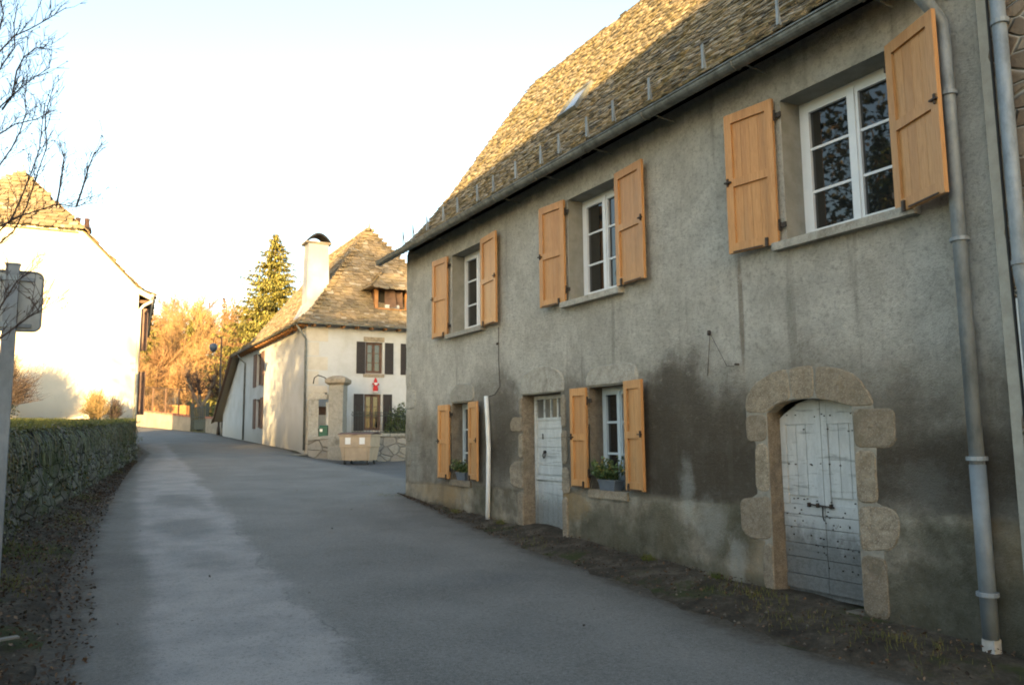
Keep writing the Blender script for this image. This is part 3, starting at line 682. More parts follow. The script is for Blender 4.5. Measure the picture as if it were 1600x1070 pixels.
door2 = d.build('double_door', M_door2, house); door2.data.materials.append(M_iron.m)
for p_ in door2.data.polygons:
    if p_.index >= nf: p_.material_index = 1
k = MB(); k.tube([FX(5.20,-.675,X-.025), FX(4.92,-.69,X-.025)], .008, 6); k.tube([FX(5.05,-.68,X-.02), FX(5.045,-.78,X-.03), FX(5.035,-.82,X-.025)], .006, 6)
for u in (5.2,5.1,4.95): k.prism([(u-.007,-.70),(u+.007,-.70),(u+.007,-.66),(u-.007,-.66)], FX, X-.045, X-.005)
k.build('bolt', M_iron, door2)
b = MB(); b.box(5.86,6.30,4.47,5.60,-1.80,-1.57); b.box(5.80,6.02,3.95,4.44,-1.82,-1.64); b.build('door_step', M_granite2, house)
# roof
rf = MB()
for off, y0, y1 in ((0,3.25,15.42),):
    n = len(full); top = [(x, y, z) for y in (y0, y1) for x, z in full]; bot = [(x, y, z-.09) for y in (y0, y1) for x, z in full]
    rf.add(top+bot, [(i,i+1,n+i+1,n+i) for i in range(n-1)]+[(2*n+i,3*n+i,3*n+i+1,2*n+i+1) for i in range(n-1)]+[tuple(range(n))+tuple(range(3*n-1,2*n-1,-1)), tuple(range(n,2*n))+tuple(range(4*n-1,3*n-1,-1)), (0,n,3*n,2*n), (n-1,2*n-1,4*n-1,3*n-1)])
roof = rf.build('roof', M_deck, house)
tl = MB()
for (xa, za), (xb, zb) in zip(prof, prof[1:]):
    L = hypot(xb-xa, zb-za); first = xa < 5.7
    tile_plane(tl, (xa,15.44,za), (0,-1,0), (xb-xa,0,zb-za), [(0,0),(12.2,0),(12.2,L),(0,L)], .115, .082, .013, .35)
for i, (xa, za) in enumerate(prof[:-1]):
    xb, zb = prof[i+1]; L = hypot(xb-xa, zb-za)
    tile_plane(tl, (18.64-xa,15.44,za), (0,-1,0), (xa-xb,0,zb-za), [(0,0),(12.2,0),(12.2,L),(0,L)], .22, .18, .025)
tl.tube([(9.32,3.3+k_*.4,8.345+rnd(-.006,.006)) for k_ in range(31)], .045, 6)
tl.build('slates', M_slate, roof)
# verge ragged ends
hk = MB()
for yy in (13.88,13.11,12.49,11.69,11.1,10.35,9.59,9.09,8.39,7.79,7.06,6.13,5.07,4.2,14.6,15.15):
    z0 = 4.02 if yy < 14.5 else 3.95
    h_ = MB(); h_.tube([(6.0,yy,4.02),(5.97,yy,4.02),(5.93,yy,4.28)], .008, 5); h_.box(5.918,5.934,yy-.016,yy+.016,4.02,4.30)
    h_.build('snow_hook', M_zinc, roof)
# skylight with its frame, set in the lit slope
sl = Vector((8.01-7.24,0,6.52-5.42)).normalized(); nn = Vector((-sl.z,0,sl.x))
def SK(u, v, dd): q = Vector((7.24,10.85,5.42))+Vector((0,-1,0))*u+sl*v+nn*dd; return tuple(q)
s_ = MB(); rectframe(s_, SK, -.28, .28, .12, .78, .05, .02, .10); sko = s_.build('skylight', M_gutter, roof)
s_ = MB(); s_.prism([(-.23,.17),(.23,.17),(.23,.73),(-.23,.73)], SK, .03, .08); s_.build('pane', M_curtain, sko)
# gutter and downpipe
gb = MB(); n = 9; gy = frange(3.3,15.6,.6)
for sgn, rr in ((1,.075),(1,.068)):
    base = len(gb.v)
    for y in gy:
        zc = 3.635+.004*(y-3.3)/1.0*.9
        for k_ in range(n): t = pi+pi*k_/(n-1); gb.v.append((5.57+rr*cos(t), y, zc+rr*sin(t)))
    for j in range(len(gy)-1):
        for k_ in range(n-1): gb.f.append((base+j*n+k_, base+j*n+k_+1, base+(j+1)*n+k_+1, base+(j+1)*n+k_))
gut = gb.build('gutter', M_gutter, house)
e = MB()
e.tube([(5.492,3.3,3.64),(5.492,15.6,3.684)], .012, 6)
for yy in (3.9,5.3,6.7,7.9,9.1,10.3,11.6,13,14.3): e.tube([(5.57+.08*cos(pi+pi*k_/8), yy, 3.637+.0036*(yy-3.3)+.08*sin(pi+pi*k_/8)) for k_ in range(9)], .008, 5); e.tube([(5.65,yy,3.65),(5.98,yy,3.62)], .009, 5)
e.box(5.5,5.64,15.59,15.61,3.62,3.70)
e.build('bracket', M_gutter, gut)
e = MB(); e.tube([(5.57,3.50,3.60),(5.58,3.48,3.50),(5.78,3.45,3.34),(5.90,3.43,3.22),(5.905,3.43,3.05),(5.905,3.43,-.25)], .052, 12, smooth if False else True)
dp = e.build('downpipe', M_zinc, house, True)
e = MB(); e.tube([(5.905,3.43,-.25),(5.905,3.43,-1.50)], .057, 12); e.build('lower_pipe', M_pvc, dp, True)
for z, r in ((2.62,.069),(1.45,.071),(-.22,.074),(-1.20,.076)): e = MB(); e.tube([(5.905,3.43,z),(5.905,3.43,z+.03)], r, 12); e.box(5.94,6.01,3.42,3.44,z,z+.02); e.build('collar', M_zinc, dp)
e = MB(); e.box(5.86,5.95,3.385,3.475,-1.70,-1.50); e.build('pipe_foot', M_foot, dp)
# thin wires and hooks
e = MB(); e.tube([(5.985,11.05,1.75),(5.985,11.06,1.2),(5.985,11.02,.78),(5.985,11.2,.66),(5.985,11.4,.64)], .006, 5)
e.tube([(5.985,6.26,1.10),(5.97,6.25,1.06)], .02, 6); e.tube([(5.985,6.25,1.08),(5.985,6.31,.62)], .004, 4); e.tube([(5.985,6.25,1.08),(5.985,6.02,.70),(5.985,5.92,.69)], .003, 4)
e.tube([(5.985,5.90,.71),(5.95,5.82,.70)], .012, 5); e.tube([(5.98,11.06,1.48),(5.95,11.06,1.47)], .02, 6)
e.build('wire', M_iron, house)

# white plastic pipe standing against the wall
e = MB(); e.tube([(5.93,11.38,-1.52),(5.93,11.35,-.9),(5.925,11.31,-.2),(5.93,11.36,.3),(5.93,11.40,.645)], .036, 12)
tag(e.build('cable_pipe', M_whitep, None, True), 'slightly bent white plastic pipe standing against the grey facade', 'pipe')
# window boxes
def pot(loc, w_, n, label, hgt=.34):
    t = thing('potted_plant', loc, label, 'plant', 'potted plants on the lower sills')
    x, y, z = loc
    e = MB(); a, c = .075, w_/2
    e.add([(x+sx*a*k, y+sy*c*k, z+zz) for k, zz in ((.82,0),(1,.13)) for sx, sy in ((-1,-1),(1,-1),(1,1),(-1,1))], [(3,2,1,0),(0,1,5,4),(1,2,6,5),(2,3,7,6),(3,0,4,7),(4,5,6,7)])
    e.box(x-a*1.05,x+a*1.05,y-c*1.05,y+c*1.05,z+.112,z+.135)
    e.build('pot', M_pot, t)
    l = MB()
    for _ in range(n):
        bx, by = x+rnd(-.05,.05), y+rnd(-c,c)*.9; k = Vector((rnd(-.9,.35), rnd(-.8,.8), rnd(.5,1.3))).normalized()*hgt*rnd(.45,1)
        q = Vector((bx,by,z+.12))+k; q.z -= .05*k.length
        l.tube([(bx,by,z+.12), tuple(Vector((bx,by,z+.12))+k*.6), tuple(q)], .0025, 3, False)
        for j in range(7): leafquad(l, Vector((bx,by,z+.12)).lerp(q, rnd(.3,1.05))+Vector((rnd(-.02,.02),rnd(-.02,.02),rnd(-.02,.02))), rnd(.018,.036))
    l.build('foliage', M_potleaf, t); return t
pot((6.03,8.17,-.705), .36, 75, 'bushy green plant in a blue grey box on the sill between the two doors', .36)
pot((6.03,12.45,-.765), .36, 60, 'dark green plant on the lower sill nearest the far house corner', .30)

# ------------------------------------------------------------ stone neighbour on the right
nb = thing('stone_house', (6, 0, -1.7), 'rubble stone house with pale mortar at the right edge, butted to the grey roughcast house', 'house')
e = MB(); ys = frange(-7,3.195,.3); zs = frange(-2.4,5.9,.3)
for a, b_ in zip(ys, ys[1:]):
    for c, d_ in zip(zs, zs[1:]): e.add([(5.975,a,c),(5.975,b_,c),(5.975,b_,d_),(5.975,a,d_)], [(0,1,2,3)])
e.add([(5.975,3.195,-2.4),(12,3.195,-2.4),(12,3.195,5.9),(5.975,3.195,5.9)], [(0,1,2,3)]); e.add([(5.975,-7,-2.4),(12,-7,-2.4),(12,-7,5.9),(5.975,-7,5.9)], [(0,3,2,1)]); e.add([(12,-7,-2.4),(12,3.195,-2.4),(12,3.195,5.9),(12,-7,5.9)], [(0,1,2,3)])
e.build('wall', M_rubble2, nb)
e = MB(); pts = []
random.seed(3)
for i in range(34):
    z = -2.0+i*.23; pts.append((3.195-rnd(.05,.13), z))
for i in range(33): e.add([(5.968,3.199,pts[i][1]),(5.968,pts[i][0],pts[i][1]),(5.968,pts[i+1][0],pts[i+1][1]),(5.968,3.199,pts[i+1][1])], [(0,1,2,3)])
e.add([(5.968,3.199,-2),(5.968,3.199,5.3),(6.0,3.199,5.3),(6.0,3.199,-2)], [(0,1,2,3)]); e.build('mortar_band', M_mortar, nb)
e = MB(); e.add([(5.6,-7.3,5.75),(5.6,3.25,5.75),(9,3.25,10),(9,-7.3,10)], [(0,1,2,3)]); e.add([(12.4,-7.3,5.75),(12.4,3.25,5.75),(9,3.25,10),(9,-7.3,10)], [(0,3,2,1)])
e.add([(5.6,-7.3,5.75),(9,-7.3,10),(12.4,-7.3,5.75)], [(0,1,2)]); e.add([(5.6,3.25,5.75),(9,3.25,10),(12.4,3.25,5.75)], [(0,2,1)]); e.build('roof', M_slate2, nb)
e = MB(); e.tube([(5.89,3.0,5.6),(5.89,3.0,1.12),(5.90,2.99,1.0),(5.9,2.98,-1.75)], .05, 12); q = e.build('downpipe', M_zinc, nb, True)
for z in (3.0,1.18,-.6): e = MB(); e.tube([(5.89,2.995,z),(5.89,2.995,z+.035)], .063, 12); e.build('collar', M_zinc, q)
e = MB(); e.tube([(5.95,3.10,5.6),(5.955,3.11,3),(5.95,3.105,1.4),(5.955,3.09,-.4)], .011, 6); e.build('cable', M_black, nb)
e = MB(); e.tube([(5.94,3.06,.95),(5.94,3.055,.1),(5.94,3.05,-.6)], .018, 8); e.build('conduit', M_whitep, nb)
random.seed(11)

# ------------------------------------------------------------ white house across the side street
wh = thing('white_house', (8.9, 34.2, -.62), 'limewashed two storey house with dark shutters, tall pyramid slate roof and white chimney', 'house')
FL = lambda u, v, d: (8.9+d, u, v); FF = lambda u, v, d: (u, 34.2+d, v)
e = MB(); WL = [(42.9,43.85,2.74,4.1),(42.9,43.7,.55,1.95)]; WF = [(11.6,12.42,2.88,4.31),(11.56,12.36,.29,1.93),(13.95,14.7,2.88,4.31),(14.0,14.8,.29,1.93)]
WL = [(43.5,44.7,2.85,4.6),(43.5,44.6,.55,2.1)]
grid_wall(e, (34.2,49.6), (-1.3,5.1), WL, FL, .2, None, 2); grid_wall(e, (8.9,17.3), (-1.6,5.1), WF+[(9.35,9.9,-1.0,1.35)], FF, .2, None, 2)
e.add([FL(49.6,-1,0),FL(55.4,-1,0),FL(55.4,1.7,0),FL(49.6,5.1,0)], [(0,1,2,3)])
e.add([(17.3,34.2,-1.3),(17.3,55.4,-1),(17.3,55.4,1.7),(17.3,49.6,5.1),(17.3,34.2,5.1)], [(0,1,2,3,4)]); e.add([(8.9,55.4,-1),(17.3,55.4,-1),(17.3,55.4,1.7),(8.9,55.4,1.7)], [(0,1,2,3)])
for h in WL: reveals(e, h, FL, .2)
for h in WF+[(9.35,9.9,-1.0,1.35)]: reveals(e, h, FF, .2)
e.build('wall', M_cream, wh)
for h in WL: window(wh, FL, *h, .12, M_bshut, 3, 2, .06, .03)
for h in WF: window(wh, FF, *h, .12, M_darkwood, 3, 2, .06, .03)
e = MB(); e.prism([(9.36,-.98),(9.89,-.98),(9.89,1.34),(9.36,1.34)], FF, .14, .18); e.build('door', M_darkwood, wh)
def flat_shutter(f, u0, u1, v0, v1, mat, parent=wh, d=-.05):
    s = MB(); rectframe(s, f, u0, u1, v0, v1, .07, d, -.004); s.prism([(u0+.07,v0+.07),(u1-.07,v0+.07),(u1-.07,v1-.07),(u0+.07,v1-.07)], f, d+.015, -.004)
    n = int((v1-v0)/.12)
    for i in range(n):
        z = v0+.08+i*(v1-v0-.16)/n; s.prism([(u0+.07,z),(u1-.07,z),(u1-.07,z+.05),(u0+.07,z+.05)], f, d+.004, d+.014)
    return s.build('shutter', mat, parent)
for u0, u1 in ((11.17,11.57),(12.52,12.93),(13.3,13.7),(14.8,15.2)): flat_shutter(FF, u0, u1, 2.86, 4.31, M_dshut)
for u0, u1 in ((11.07,11.52),(12.45,12.88)): flat_shutter(FF, u0, u1, .27, 1.93, M_dshut)
for u0, u1, v0, v1 in ((42.75,43.42,2.8,4.65),(44.78,45.5,2.8,4.65),(42.8,43.42,.5,2.15),(44.68,45.3,.5,2.15)): flat_shutter(FL, u0, u1, v0, v1, M_bshut)
for i in range(9):   # corner quoins
    e = MB(); z = -.9+i*.64; L = .55 if i % 2 else .95
    e.prism([(8.88,z+.01),(8.9+L,z+.01),(8.9+L,z+.60),(8.88,z+.60)], FF, .05, -.012); e.build('quoin', M_quoin, wh)
e = MB(); e.prism([(11.5,4.33),(12.5,4.33),(12.5,4.55),(11.5,4.55)], FF, .05, -.01); e.prism([(11.5,2.70),(12.5,2.70),(12.5,2.86),(11.5,2.86)], FF, .05, -.04); e.build('surround', M_granite, wh)
# hipped roof with flared foot
Ex0, Ex1, Ey0 = 8.45, 17.75, 33.75; Z0 = 5.02; K = (9.35,16.85,34.75,5.72); AP = (13.1,38.3,10.75)
AP2 = (13.1,46,10.75); far = (49.9, 56.2)
rf = MB()
def poly(*p): rf.add(list(p), [tuple(range(len(p)))])
A0, A1 = (Ex0,Ey0,Z0), (Ex1,Ey0,Z0); B0, B1 = (K[0],K[2],K[3]), (K[1],K[2],K[3])
poly(A0,A1,B1,B0); poly(B0,B1,AP)
C0, C1 = (Ex0,49.9,Z0), (K[0],49.3,K[3]); D0_, D1_ = (Ex0,56.2,1.1), (K[0],50.5,K[3]-.1)
poly(A0,B0,C1,C0); poly(B0,AP,AP2,C1); poly(C0,C1,AP2,(17.75,49.9,Z0),(17.75,56.2,1.1),D0_); poly(A1,(17.75,49.9,Z0),(16.85,49.3,K[3]),B1); poly(B1,(16.85,49.3,K[3]),AP2,AP)
poly((Ex0,Ey0,Z0-.03),(Ex1,Ey0,Z0-.03),(Ex1,49.9,Z0-.03),(Ex0,49.9,Z0-.03))
wr = rf.build('roof', M_slate2, wh)
def tri_plane(mb, P, tw, ex, th):
    P = [Vector(p) for p in P]; O = P[0]; U = (P[1]-P[0]).normalized(); N = U.cross(P[2]-P[0]).normalized(); V = N.cross(U)
    if V.z < 0: V = -V
    tile_plane(mb, O, U, V, [((p-O).dot(U), (p-O).dot(V)) for p in P], tw, ex, th)
tl = MB(); tri_plane(tl, [A0,A1,B1,B0], .24, .19, .025); tri_plane(tl, [B0,B1,AP], .24, .19, .025); tri_plane(tl, [C0,A0,B0,C1], .26, .2, .025); tri_plane(tl, [C1,B0,AP,AP2], .26, .2, .025)
tri_plane(tl, [D0_,C0,(Ex0+2,49.9,6.6),(Ex0+2,56.2,1.1)], .28, .22, .03)
for P_, Q_ in ((A0,B0),(B0,AP),(A1,B1),(B1,AP),(AP,AP2)):
    P_, Q_ = Vector(P_), Vector(Q_); n = int((Q_-P_).length/.33)
    for i in range(n): p_ = P_.lerp(Q_, (i+.5)/n); tl.box(p_.x-.13,p_.x+.13,p_.y-.16,p_.y+.16,p_.z-.03,p_.z+.07+rnd(0,.03))
tl.build('slates', M_slate2, wr)
e = MB(); e.tube([AP, (13.1,38.3,11.1)], [.07,.04], 6); e.build('finial', M_gutter, wr)
e = MB()   # boarded soffit and rafter feet
for i in range(24):
    y = 34.0+i*.66; e.box(8.47,8.9,y,y+.09,4.86,4.99)
for i in range(13):
    x = 9.1+i*.66; e.box(x,x+.09,33.78,34.2,4.86,4.99)
e.add([(8.47,33.77,4.99),(8.9,33.77,4.99),(8.9,49.8,4.99),(8.47,49.8,4.99)], [(0,1,2,3)]); e.build('soffit', M_soffit, wh)
e = MB(); e.tube([(8.40,33.72,4.98),(8.40,49.9,4.98)], .06, 8); e.tube([(8.40,33.70,4.98),(17.8,33.70,4.98)], .06, 8); g_ = e.build('gutter', M_gutter, wh, True)
e = MB(); e.tube([(8.42,34.1,4.92),(8.6,34.05,4.6),(8.84,34.12,4.3),(8.84,34.12,-.55)], .05, 8); e.build('downpipe', M_gutter, wh, True)
e = MB(); e.tube([(8.42,47.9,4.92),(8.6,47.9,4.6),(8.84,47.9,4.4),(8.84,47.9,-.1)], .05, 8); e.build('downpipe', M_gutter, wh, True)
e = MB(); e.tube([(8.40,50,4.95),(8.40,56.3,1.15)], .09, 6); e.build('verge_board', M_darkwood, wh)
# chimney
e = MB(); cx, cy = 9.84, 36.4
for k in ((.66,4.6,6.5),(.62,6.5,9.0)): e.box(cx-k[0],cx+k[0],cy-.45,cy+.45,k[1],k[2])
e.box(cx-.55,cx+.55,cy-.42,cy+.42,6.5,9.05); e.box(cx-.66,cx+.66,cy-.5,cy+.5,9.05,9.17)
ch = MB(); ch.add([(cx-.54,cy-.45,5.6),(cx+.54,cy-.45,5.6),(cx+.54,cy+.45,5.6),(cx-.54,cy+.45,5.6),(cx-.48,cy-.4,9.1),(cx+.48,cy-.4,9.1),(cx+.48,cy+.4,9.1),(cx-.48,cy+.4,9.1)], [(0,1,5,4),(1,2,6,5),(2,3,7,6),(3,0,4,7),(4,5,6,7)])
ch.add([(cx-.9,cy-.55,5.5),(cx+.7,cy-.55,5.9),(cx+.7,cy+.55,5.9),(cx-.9,cy+.55,5.5),(cx-.56,cy-.47,6.2),(cx+.56,cy-.47,6.4),(cx+.56,cy+.47,6.4),(cx-.56,cy+.47,6.2)], [(0,1,5,4),(1,2,6,5),(2,3,7,6),(3,0,4,7)])
cho = ch.build('chimney', M_cream, wr)
e = MB(); e.box(cx-.62,cx+.62,cy-.45,cy+.45,9.1,9.2); e.build('chimney_ledge', M_granite, cho)
e = MB(); n = 10
P = [(cx+.55*cos(pi*i/n), 9.34+.32*sin(pi*i/n)) for i in range(n+1)]
Q = [(cx+.50*cos(pi*i/n), 9.31+.27*sin(pi*i/n)) for i in range(n+1)]
e.prism([(cx-.55+1.15*i/n, 9.22+.42*sin(pi*i/n)**.8) for i in range(n+1)]+[(cx-.5+1.05*i/n, 9.20+.34*sin(pi*i/n)) for i in range(n, -1, -1)], lambda u, v, d: (u, cy+d, v), -.42, .42)
e.build('cowl', M_black, cho)
# dormer
dm = MB(); x0, x1, yf = 12.25, 13.95, 34.85
dm.box(x0,x0+.16,yf,yf+.16,6.02,7.0); dm.box(x1-.16,x1,yf,yf+.16,6.02,7.0); dm.box(x0-.1,x1+.1,yf-.02,yf+.18,6.98,7.12); dm.box(x0+.16,x1-.16,yf+.02,yf+.14,5.92,6.06)
dmo = dm.build('dormer', M_soffit, wr)
e = MB(); e.add([(x0+.02,yf+.1,5.9),(x0+.02,37.2,7.0),(x0+.02,yf+.1,7.0)], [(0,1,2)]); e.add([(x1-.02,yf+.1,5.9),(x1-.02,37.2,7.0),(x1-.02,yf+.1,7.0)], [(0,1,2)]); e.build('cheek', M_darkwood, dmo)
e = MB(); e.box(x0+.16,x1-.16,yf+.3,yf+.34,6.0,7.0); e.build('dark_opening', M_deck, dmo)
e = MB(); e.add([(x0+.5,yf+.05,6.05),(x0+1.0,yf-.22,6.1),(x0+.95,yf-.1,6.95),(x0+.5,yf+.08,6.95)], [(0,1,2,3)]); e.add([(x0+1.1,yf+.05,6.05),(x0+1.35,yf-.12,6.1),(x0+1.35,yf-.05,6.95),(x0+1.05,yf+.08,6.95)], [(0,1,2,3)]); e.build('open_panel', M_darkwood, dmo)
e = MB(); e.box(x0+.5,x0+1.2,yf-.05,yf+.12,6.06,6.22); e.build('white_sill', M_cream, dmo)
dr = MB(); R0 = [(x0-.35,yf-.4,6.98),(x1+.35,yf-.4,6.98),((x0+x1)/2,yf+.7,8.15),((x0+x1)/2,yf+2.4,8.15),(x0-.35,yf+1.6,6.98),(x1+.35,yf+1.6,6.98)]
dr.add(R0, [(0,1,2),(0,2,3,4),(1,5,3,2),(0,4,5,1)]); ro = dr.build('dormer_roof', M_slate2, dmo)
tl = MB(); tri_plane(tl, [R0[0],R0[1],R0[2]], .3, .24, .025); tri_plane(tl, [R0[4],R0[0],R0[2],R0[3]], .3, .24, .025); tl2 = tl
for v_ in tl2.v: pass
tl.build('dormer_slates', M_slate2, dmo)

# ------------------------------------------------------------ yard wall, gate pillars, railing
CZ = .12
yw = thing('yard_wall', (10.5, 32.6, -1.1), 'low rubble yard wall with stone coping behind the beige bin', 'wall')
def wallseg(mb, p, q, z0, z1a, z1b, th=.4):
    p, q = Vector((*p,0)), Vector((*q,0)); d_ = (q-p).normalized(); n_ = Vector((-d_.y,d_.x,0))*th/2
    mb.add([p-n_+Vector((0,0,z0)),q-n_+Vector((0,0,z0)),q+n_+Vector((0,0,z0)),p+n_+Vector((0,0,z0)),p-n_+Vector((0,0,z1a)),q-n_+Vector((0,0,z1b)),q+n_+Vector((0,0,z1b)),p+n_+Vector((0,0,z1a))],
           [(0,1,5,4),(1,2,6,5),(2,3,7,6),(3,0,4,7),(4,5,6,7)])
e = MB(); wallseg(e, (8.98,33.7), (10.65,32.55), -1.5, -.12, .02); wallseg(e, (10.65,32.58), (17.2,32.95), -1.7, .02, 0); e.build('stonework', M_rubble3, yw)
e = MB()
def capseg(mb, p, q, za, zb, th=.52, h=.12):
    n = int(hypot(q[0]-p[0], q[1]-p[1])/.8)+1
    for i in range(n):
        a, b_ = i/n, (i+1)/n-.006; P_ = (p[0]+(q[0]-p[0])*a, p[1]+(q[1]-p[1])*a); Q_ = (p[0]+(q[0]-p[0])*b_, p[1]+(q[1]-p[1])*b_)
        z = za+(zb-za)*a; d_ = Vector((Q_[0]-P_[0],Q_[1]-P_[1],0)).normalized(); n_ = Vector((-d_.y,d_.x,0))*th/2
        P3, Q3 = Vector((*P_,z)), Vector((*Q_,z+(zb-za)/n)); H = Vector((0,0,h+rnd(0,.015)))
        mb.add([P3-n_,Q3-n_,Q3+n_,P3+n_,P3-n_+H,Q3-n_+H,Q3+n_+H,P3+n_+H], [(3,2,1,0),(0,1,5,4),(1,2,6,5),(2,3,7,6),(3,0,4,7),(4,5,6,7)])
capseg(e, (8.98,33.7), (10.6,32.56), -.12, .02); capseg(e, (10.7,32.58), (17.2,32.95), .022, .002); e.build('coping', M_granite2, yw)
def pillar(cx, cy, w_, z0, z1, label, rot=0, cap=True):
    t = thing('gate_pillar', (cx,cy,z0), label, 'pillar', 'stone gate pillars', rot)
    M = Matrix.Translation((cx,cy,0)) @ Matrix.Rotation(rot,4,'Z')
    e = MB(); z = z0; i = 0
    while z < z1-.01:
        h_ = min((.42,.55,.38,.5)[i % 4], z1-z); k = w_/2+rnd(-.008,.008); e.box(-k,k,-k,k,z+.004,z+h_-.006,M); z += h_; i += 1
    e.box(-w_/2+.02,w_/2-.02,-w_/2+.02,w_/2-.02,z0,z1,M); e.build('shaft', M_granite2, t)
    if cap:
        k = w_/2
        e = MB(); e.add([(sx*(k+a),sy*(k+a),z1+zz) for a, zz in ((.02,0),(.14,.10),(.14,.24),(.0,.34),(-.12,.40)) for sx, sy in ((-1,-1),(1,-1),(1,1),(-1,1))],
            [(3,2,1,0)]+[(4*i+j,4*i+(j+1)%4,4*i+4+(j+1)%4,4*i+4+j) for i in range(4) for j in range(4)]+[(16,17,18,19)], M); e.build('cap', M_granite, t)
    return t
pillar(10.0, 33.05, .62, -1.3, 2.22, 'tall stone gate pillar with a heavy moulded cap beside the bin', -.6)
pillar(9.12, 33.72, .42, -1.0, 1.62, 'shorter uncapped stone gate post against the white house corner', -.2, False)
gl = thing('gate_lintel', (9.5, 33.5, 1.62), 'short stone lintel bridging the two gate pillars', 'lintel')
e = MB(); M = Matrix.Translation((9.42,33.55,0)) @ Matrix.Rotation(-.62,4,'Z'); e.box(-.5,.32,-.16,.16,1.63,1.84,M); e.box(-.42,.2,-.13,.13,1.84,1.93,M); e.build('beam', M_granite2, gl)
e = MB(); e.tube([(9.05,33.55,2.3),(9.08,33.5,2.55),(9.22,33.45,2.66),(9.45,33.35,2.58),(9.75,33.1,2.35)], .025, 6); tag(e.build('bracket_arm', M_iron, None, True), 'curved dark iron arm rising over the gate lintel', 'iron arm')
e = MB(); e.box(-.19,.19,-.09,.09,0,.42,Matrix.Translation((9.5,33.38,.0)) @ Matrix.Rotation(-.6,4,'Z')); e.tube([(9.5-.15,33.38+.1,.42),(9.5+.15,33.38-.1,.42)], .09, 10)
mbx = tag(e.build('mailbox', M_green), 'small green mailbox between the gate pillars', 'mailbox')
e = MB(); e.box(-.15,-.03,-.094,-.09,.24,.36,Matrix.Translation((9.5,33.38,.0)) @ Matrix.Rotation(-.6,4,'Z')); e.build('sticker', M_paper, mbx)
gp = thing('gate_post', (9.72,33.6,-.9), 'slim white wooden post just behind the green mailbox', 'post')
e = MB(); e.box(9.66,9.74,33.56,33.64,-1.1,1.45); e.box(9.645,9.755,33.545,33.655,1.45,1.5); e.build('upright', M_whitep, gp)
rl = thing('iron_railing', (12.5,32.7,.14), 'thin wrought iron railing along the top of the yard wall', 'railing')
e = MB(); p0, p1 = Vector((10.5,32.62,.13)), Vector((17.1,32.95,.12)); L = (p1-p0).length; d_ = (p1-p0).normalized()
n = int(L/.13)
for i in range(n+1):
    q = p0+d_*(i*L/n); h_ = 1.15 if i % 2 else .98
    e.tube([q, q+Vector((0,0,h_))], .009, 4, False); 
    if i % 2: e.tube([q+Vector((0,0,h_)), q+Vector((0,0,h_+.09))], [.022,.001], 4)
    if i % 2 == 0: e.tube([q+Vector((0,0,.84))+d_*(.05*cos(t))+Vector((0,0,.05*sin(t))) for t in [k*.8 for k in range(9)]], .006, 4, False)
for h_ in (.08,.78,.92): e.tube([p0+Vector((0,0,h_)), p1+Vector((0,0,h_))], .013, 4)
e.build('bars', M_irong, rl)
# red and white hanging decoration
hd = thing('hanging_decoration', (12.07,34.1,2.0), 'small red and white hanging decoration on the wall over the lower window', 'decoration')
e = MB(); M = Matrix.Translation((12.05,34.08,2.0)); e.lathe([(.01,0),(.11,.03),(.13,.18),(.09,.3),(.01,.33)], 10, M); e.lathe([(.06,.42),(.09,.5),(.05,.62),(.01,.68)], 10, M); e.tube([(12.05,34.06,2.28),(11.9,34.05,2.42)], .04, 6); e.tube([(12.05,34.06,2.28),(12.2,34.05,2.40)], .04, 6); e.build('cloth_body', M_red, hd, True)
e = MB(); e.lathe([(.05,.32),(.09,.36),(.09,.42),(.06,.46)], 10, M); e.build('white_collar', M_whitec, hd, True); e = MB(); e.lathe([(.10,.0),(.13,.02),(.13,.05),(.10,.07)], 10, M); e.build('white_trim', M_whitec, hd, True)

# ------------------------------------------------------------ vegetation
def shrub(name, c, rx, ry, rz, n, mat, label, cat='bush', leaf=.05, twig=0, tmat=None, parent=None, group=None):
    t = thing(name, (c[0],c[1],c[2]), label, cat, group); l = MB(); tw_ = MB()
    for i in range(max(twig, 12)):
        a = rnd(0,6.28); k = rnd(.25,1); el = rnd(.3,1.2)
        q = Vector((cos(a)*rx*k*cos(el), sin(a)*ry*k*cos(el), rz*sin(el)*rnd(.75,1.08)))
        m_ = q*.5+Vector((rnd(-.1,.1)*rx, rnd(-.1,.1)*ry, rz*.08)); b0 = Vector((rnd(-.3,.3)*rx, rnd(-.3,.3)*ry, 0))
        C = Vector(c); tw_.tube([C+b0*.6, C+m_, C+q], [.012,.007,.003], 3, False)
        for j in range(3 if twig else 0):
            s_ = m_.lerp(q, rnd(0,1)); e_ = s_+Vector((rnd(-1,1)*rx, rnd(-1,1)*ry, rnd(0,1)*rz))*.22; tw_.tube([C+s_, C+e_], [.005,.002], 3, False)
    for _ in range(n):
        v = Vector((random.gauss(0,1), random.gauss(0,1), abs(random.gauss(0,1)))).normalized(); k = rnd(.45,1)**.5
        k *= .85+.2*sin(v.x*5+c[0])*cos(v.y*4+v.z*6)
        leafquad(l, Vector(c)+Vector((v.x*rx*k, v.y*ry*k, v.z*rz*k)), leaf*rnd(.6,1.2))
    tw_.build('branches', tmat or M_bark, t)
    if n: l.build('foliage', mat, t)
    return t
shrub('garden_shrub', (13.0,33.6,-.4), .95, .6, 2.0, 3800, M_bushleaf, 'dark green rounded shrub behind the yard railing', leaf=.06)
shrub('garden_shrub', (9.9,33.95,-.6), .25, .2, 1.7, 500, M_bushleaf, 'narrow dark shrub glimpsed between the gate pillars', leaf=.05)
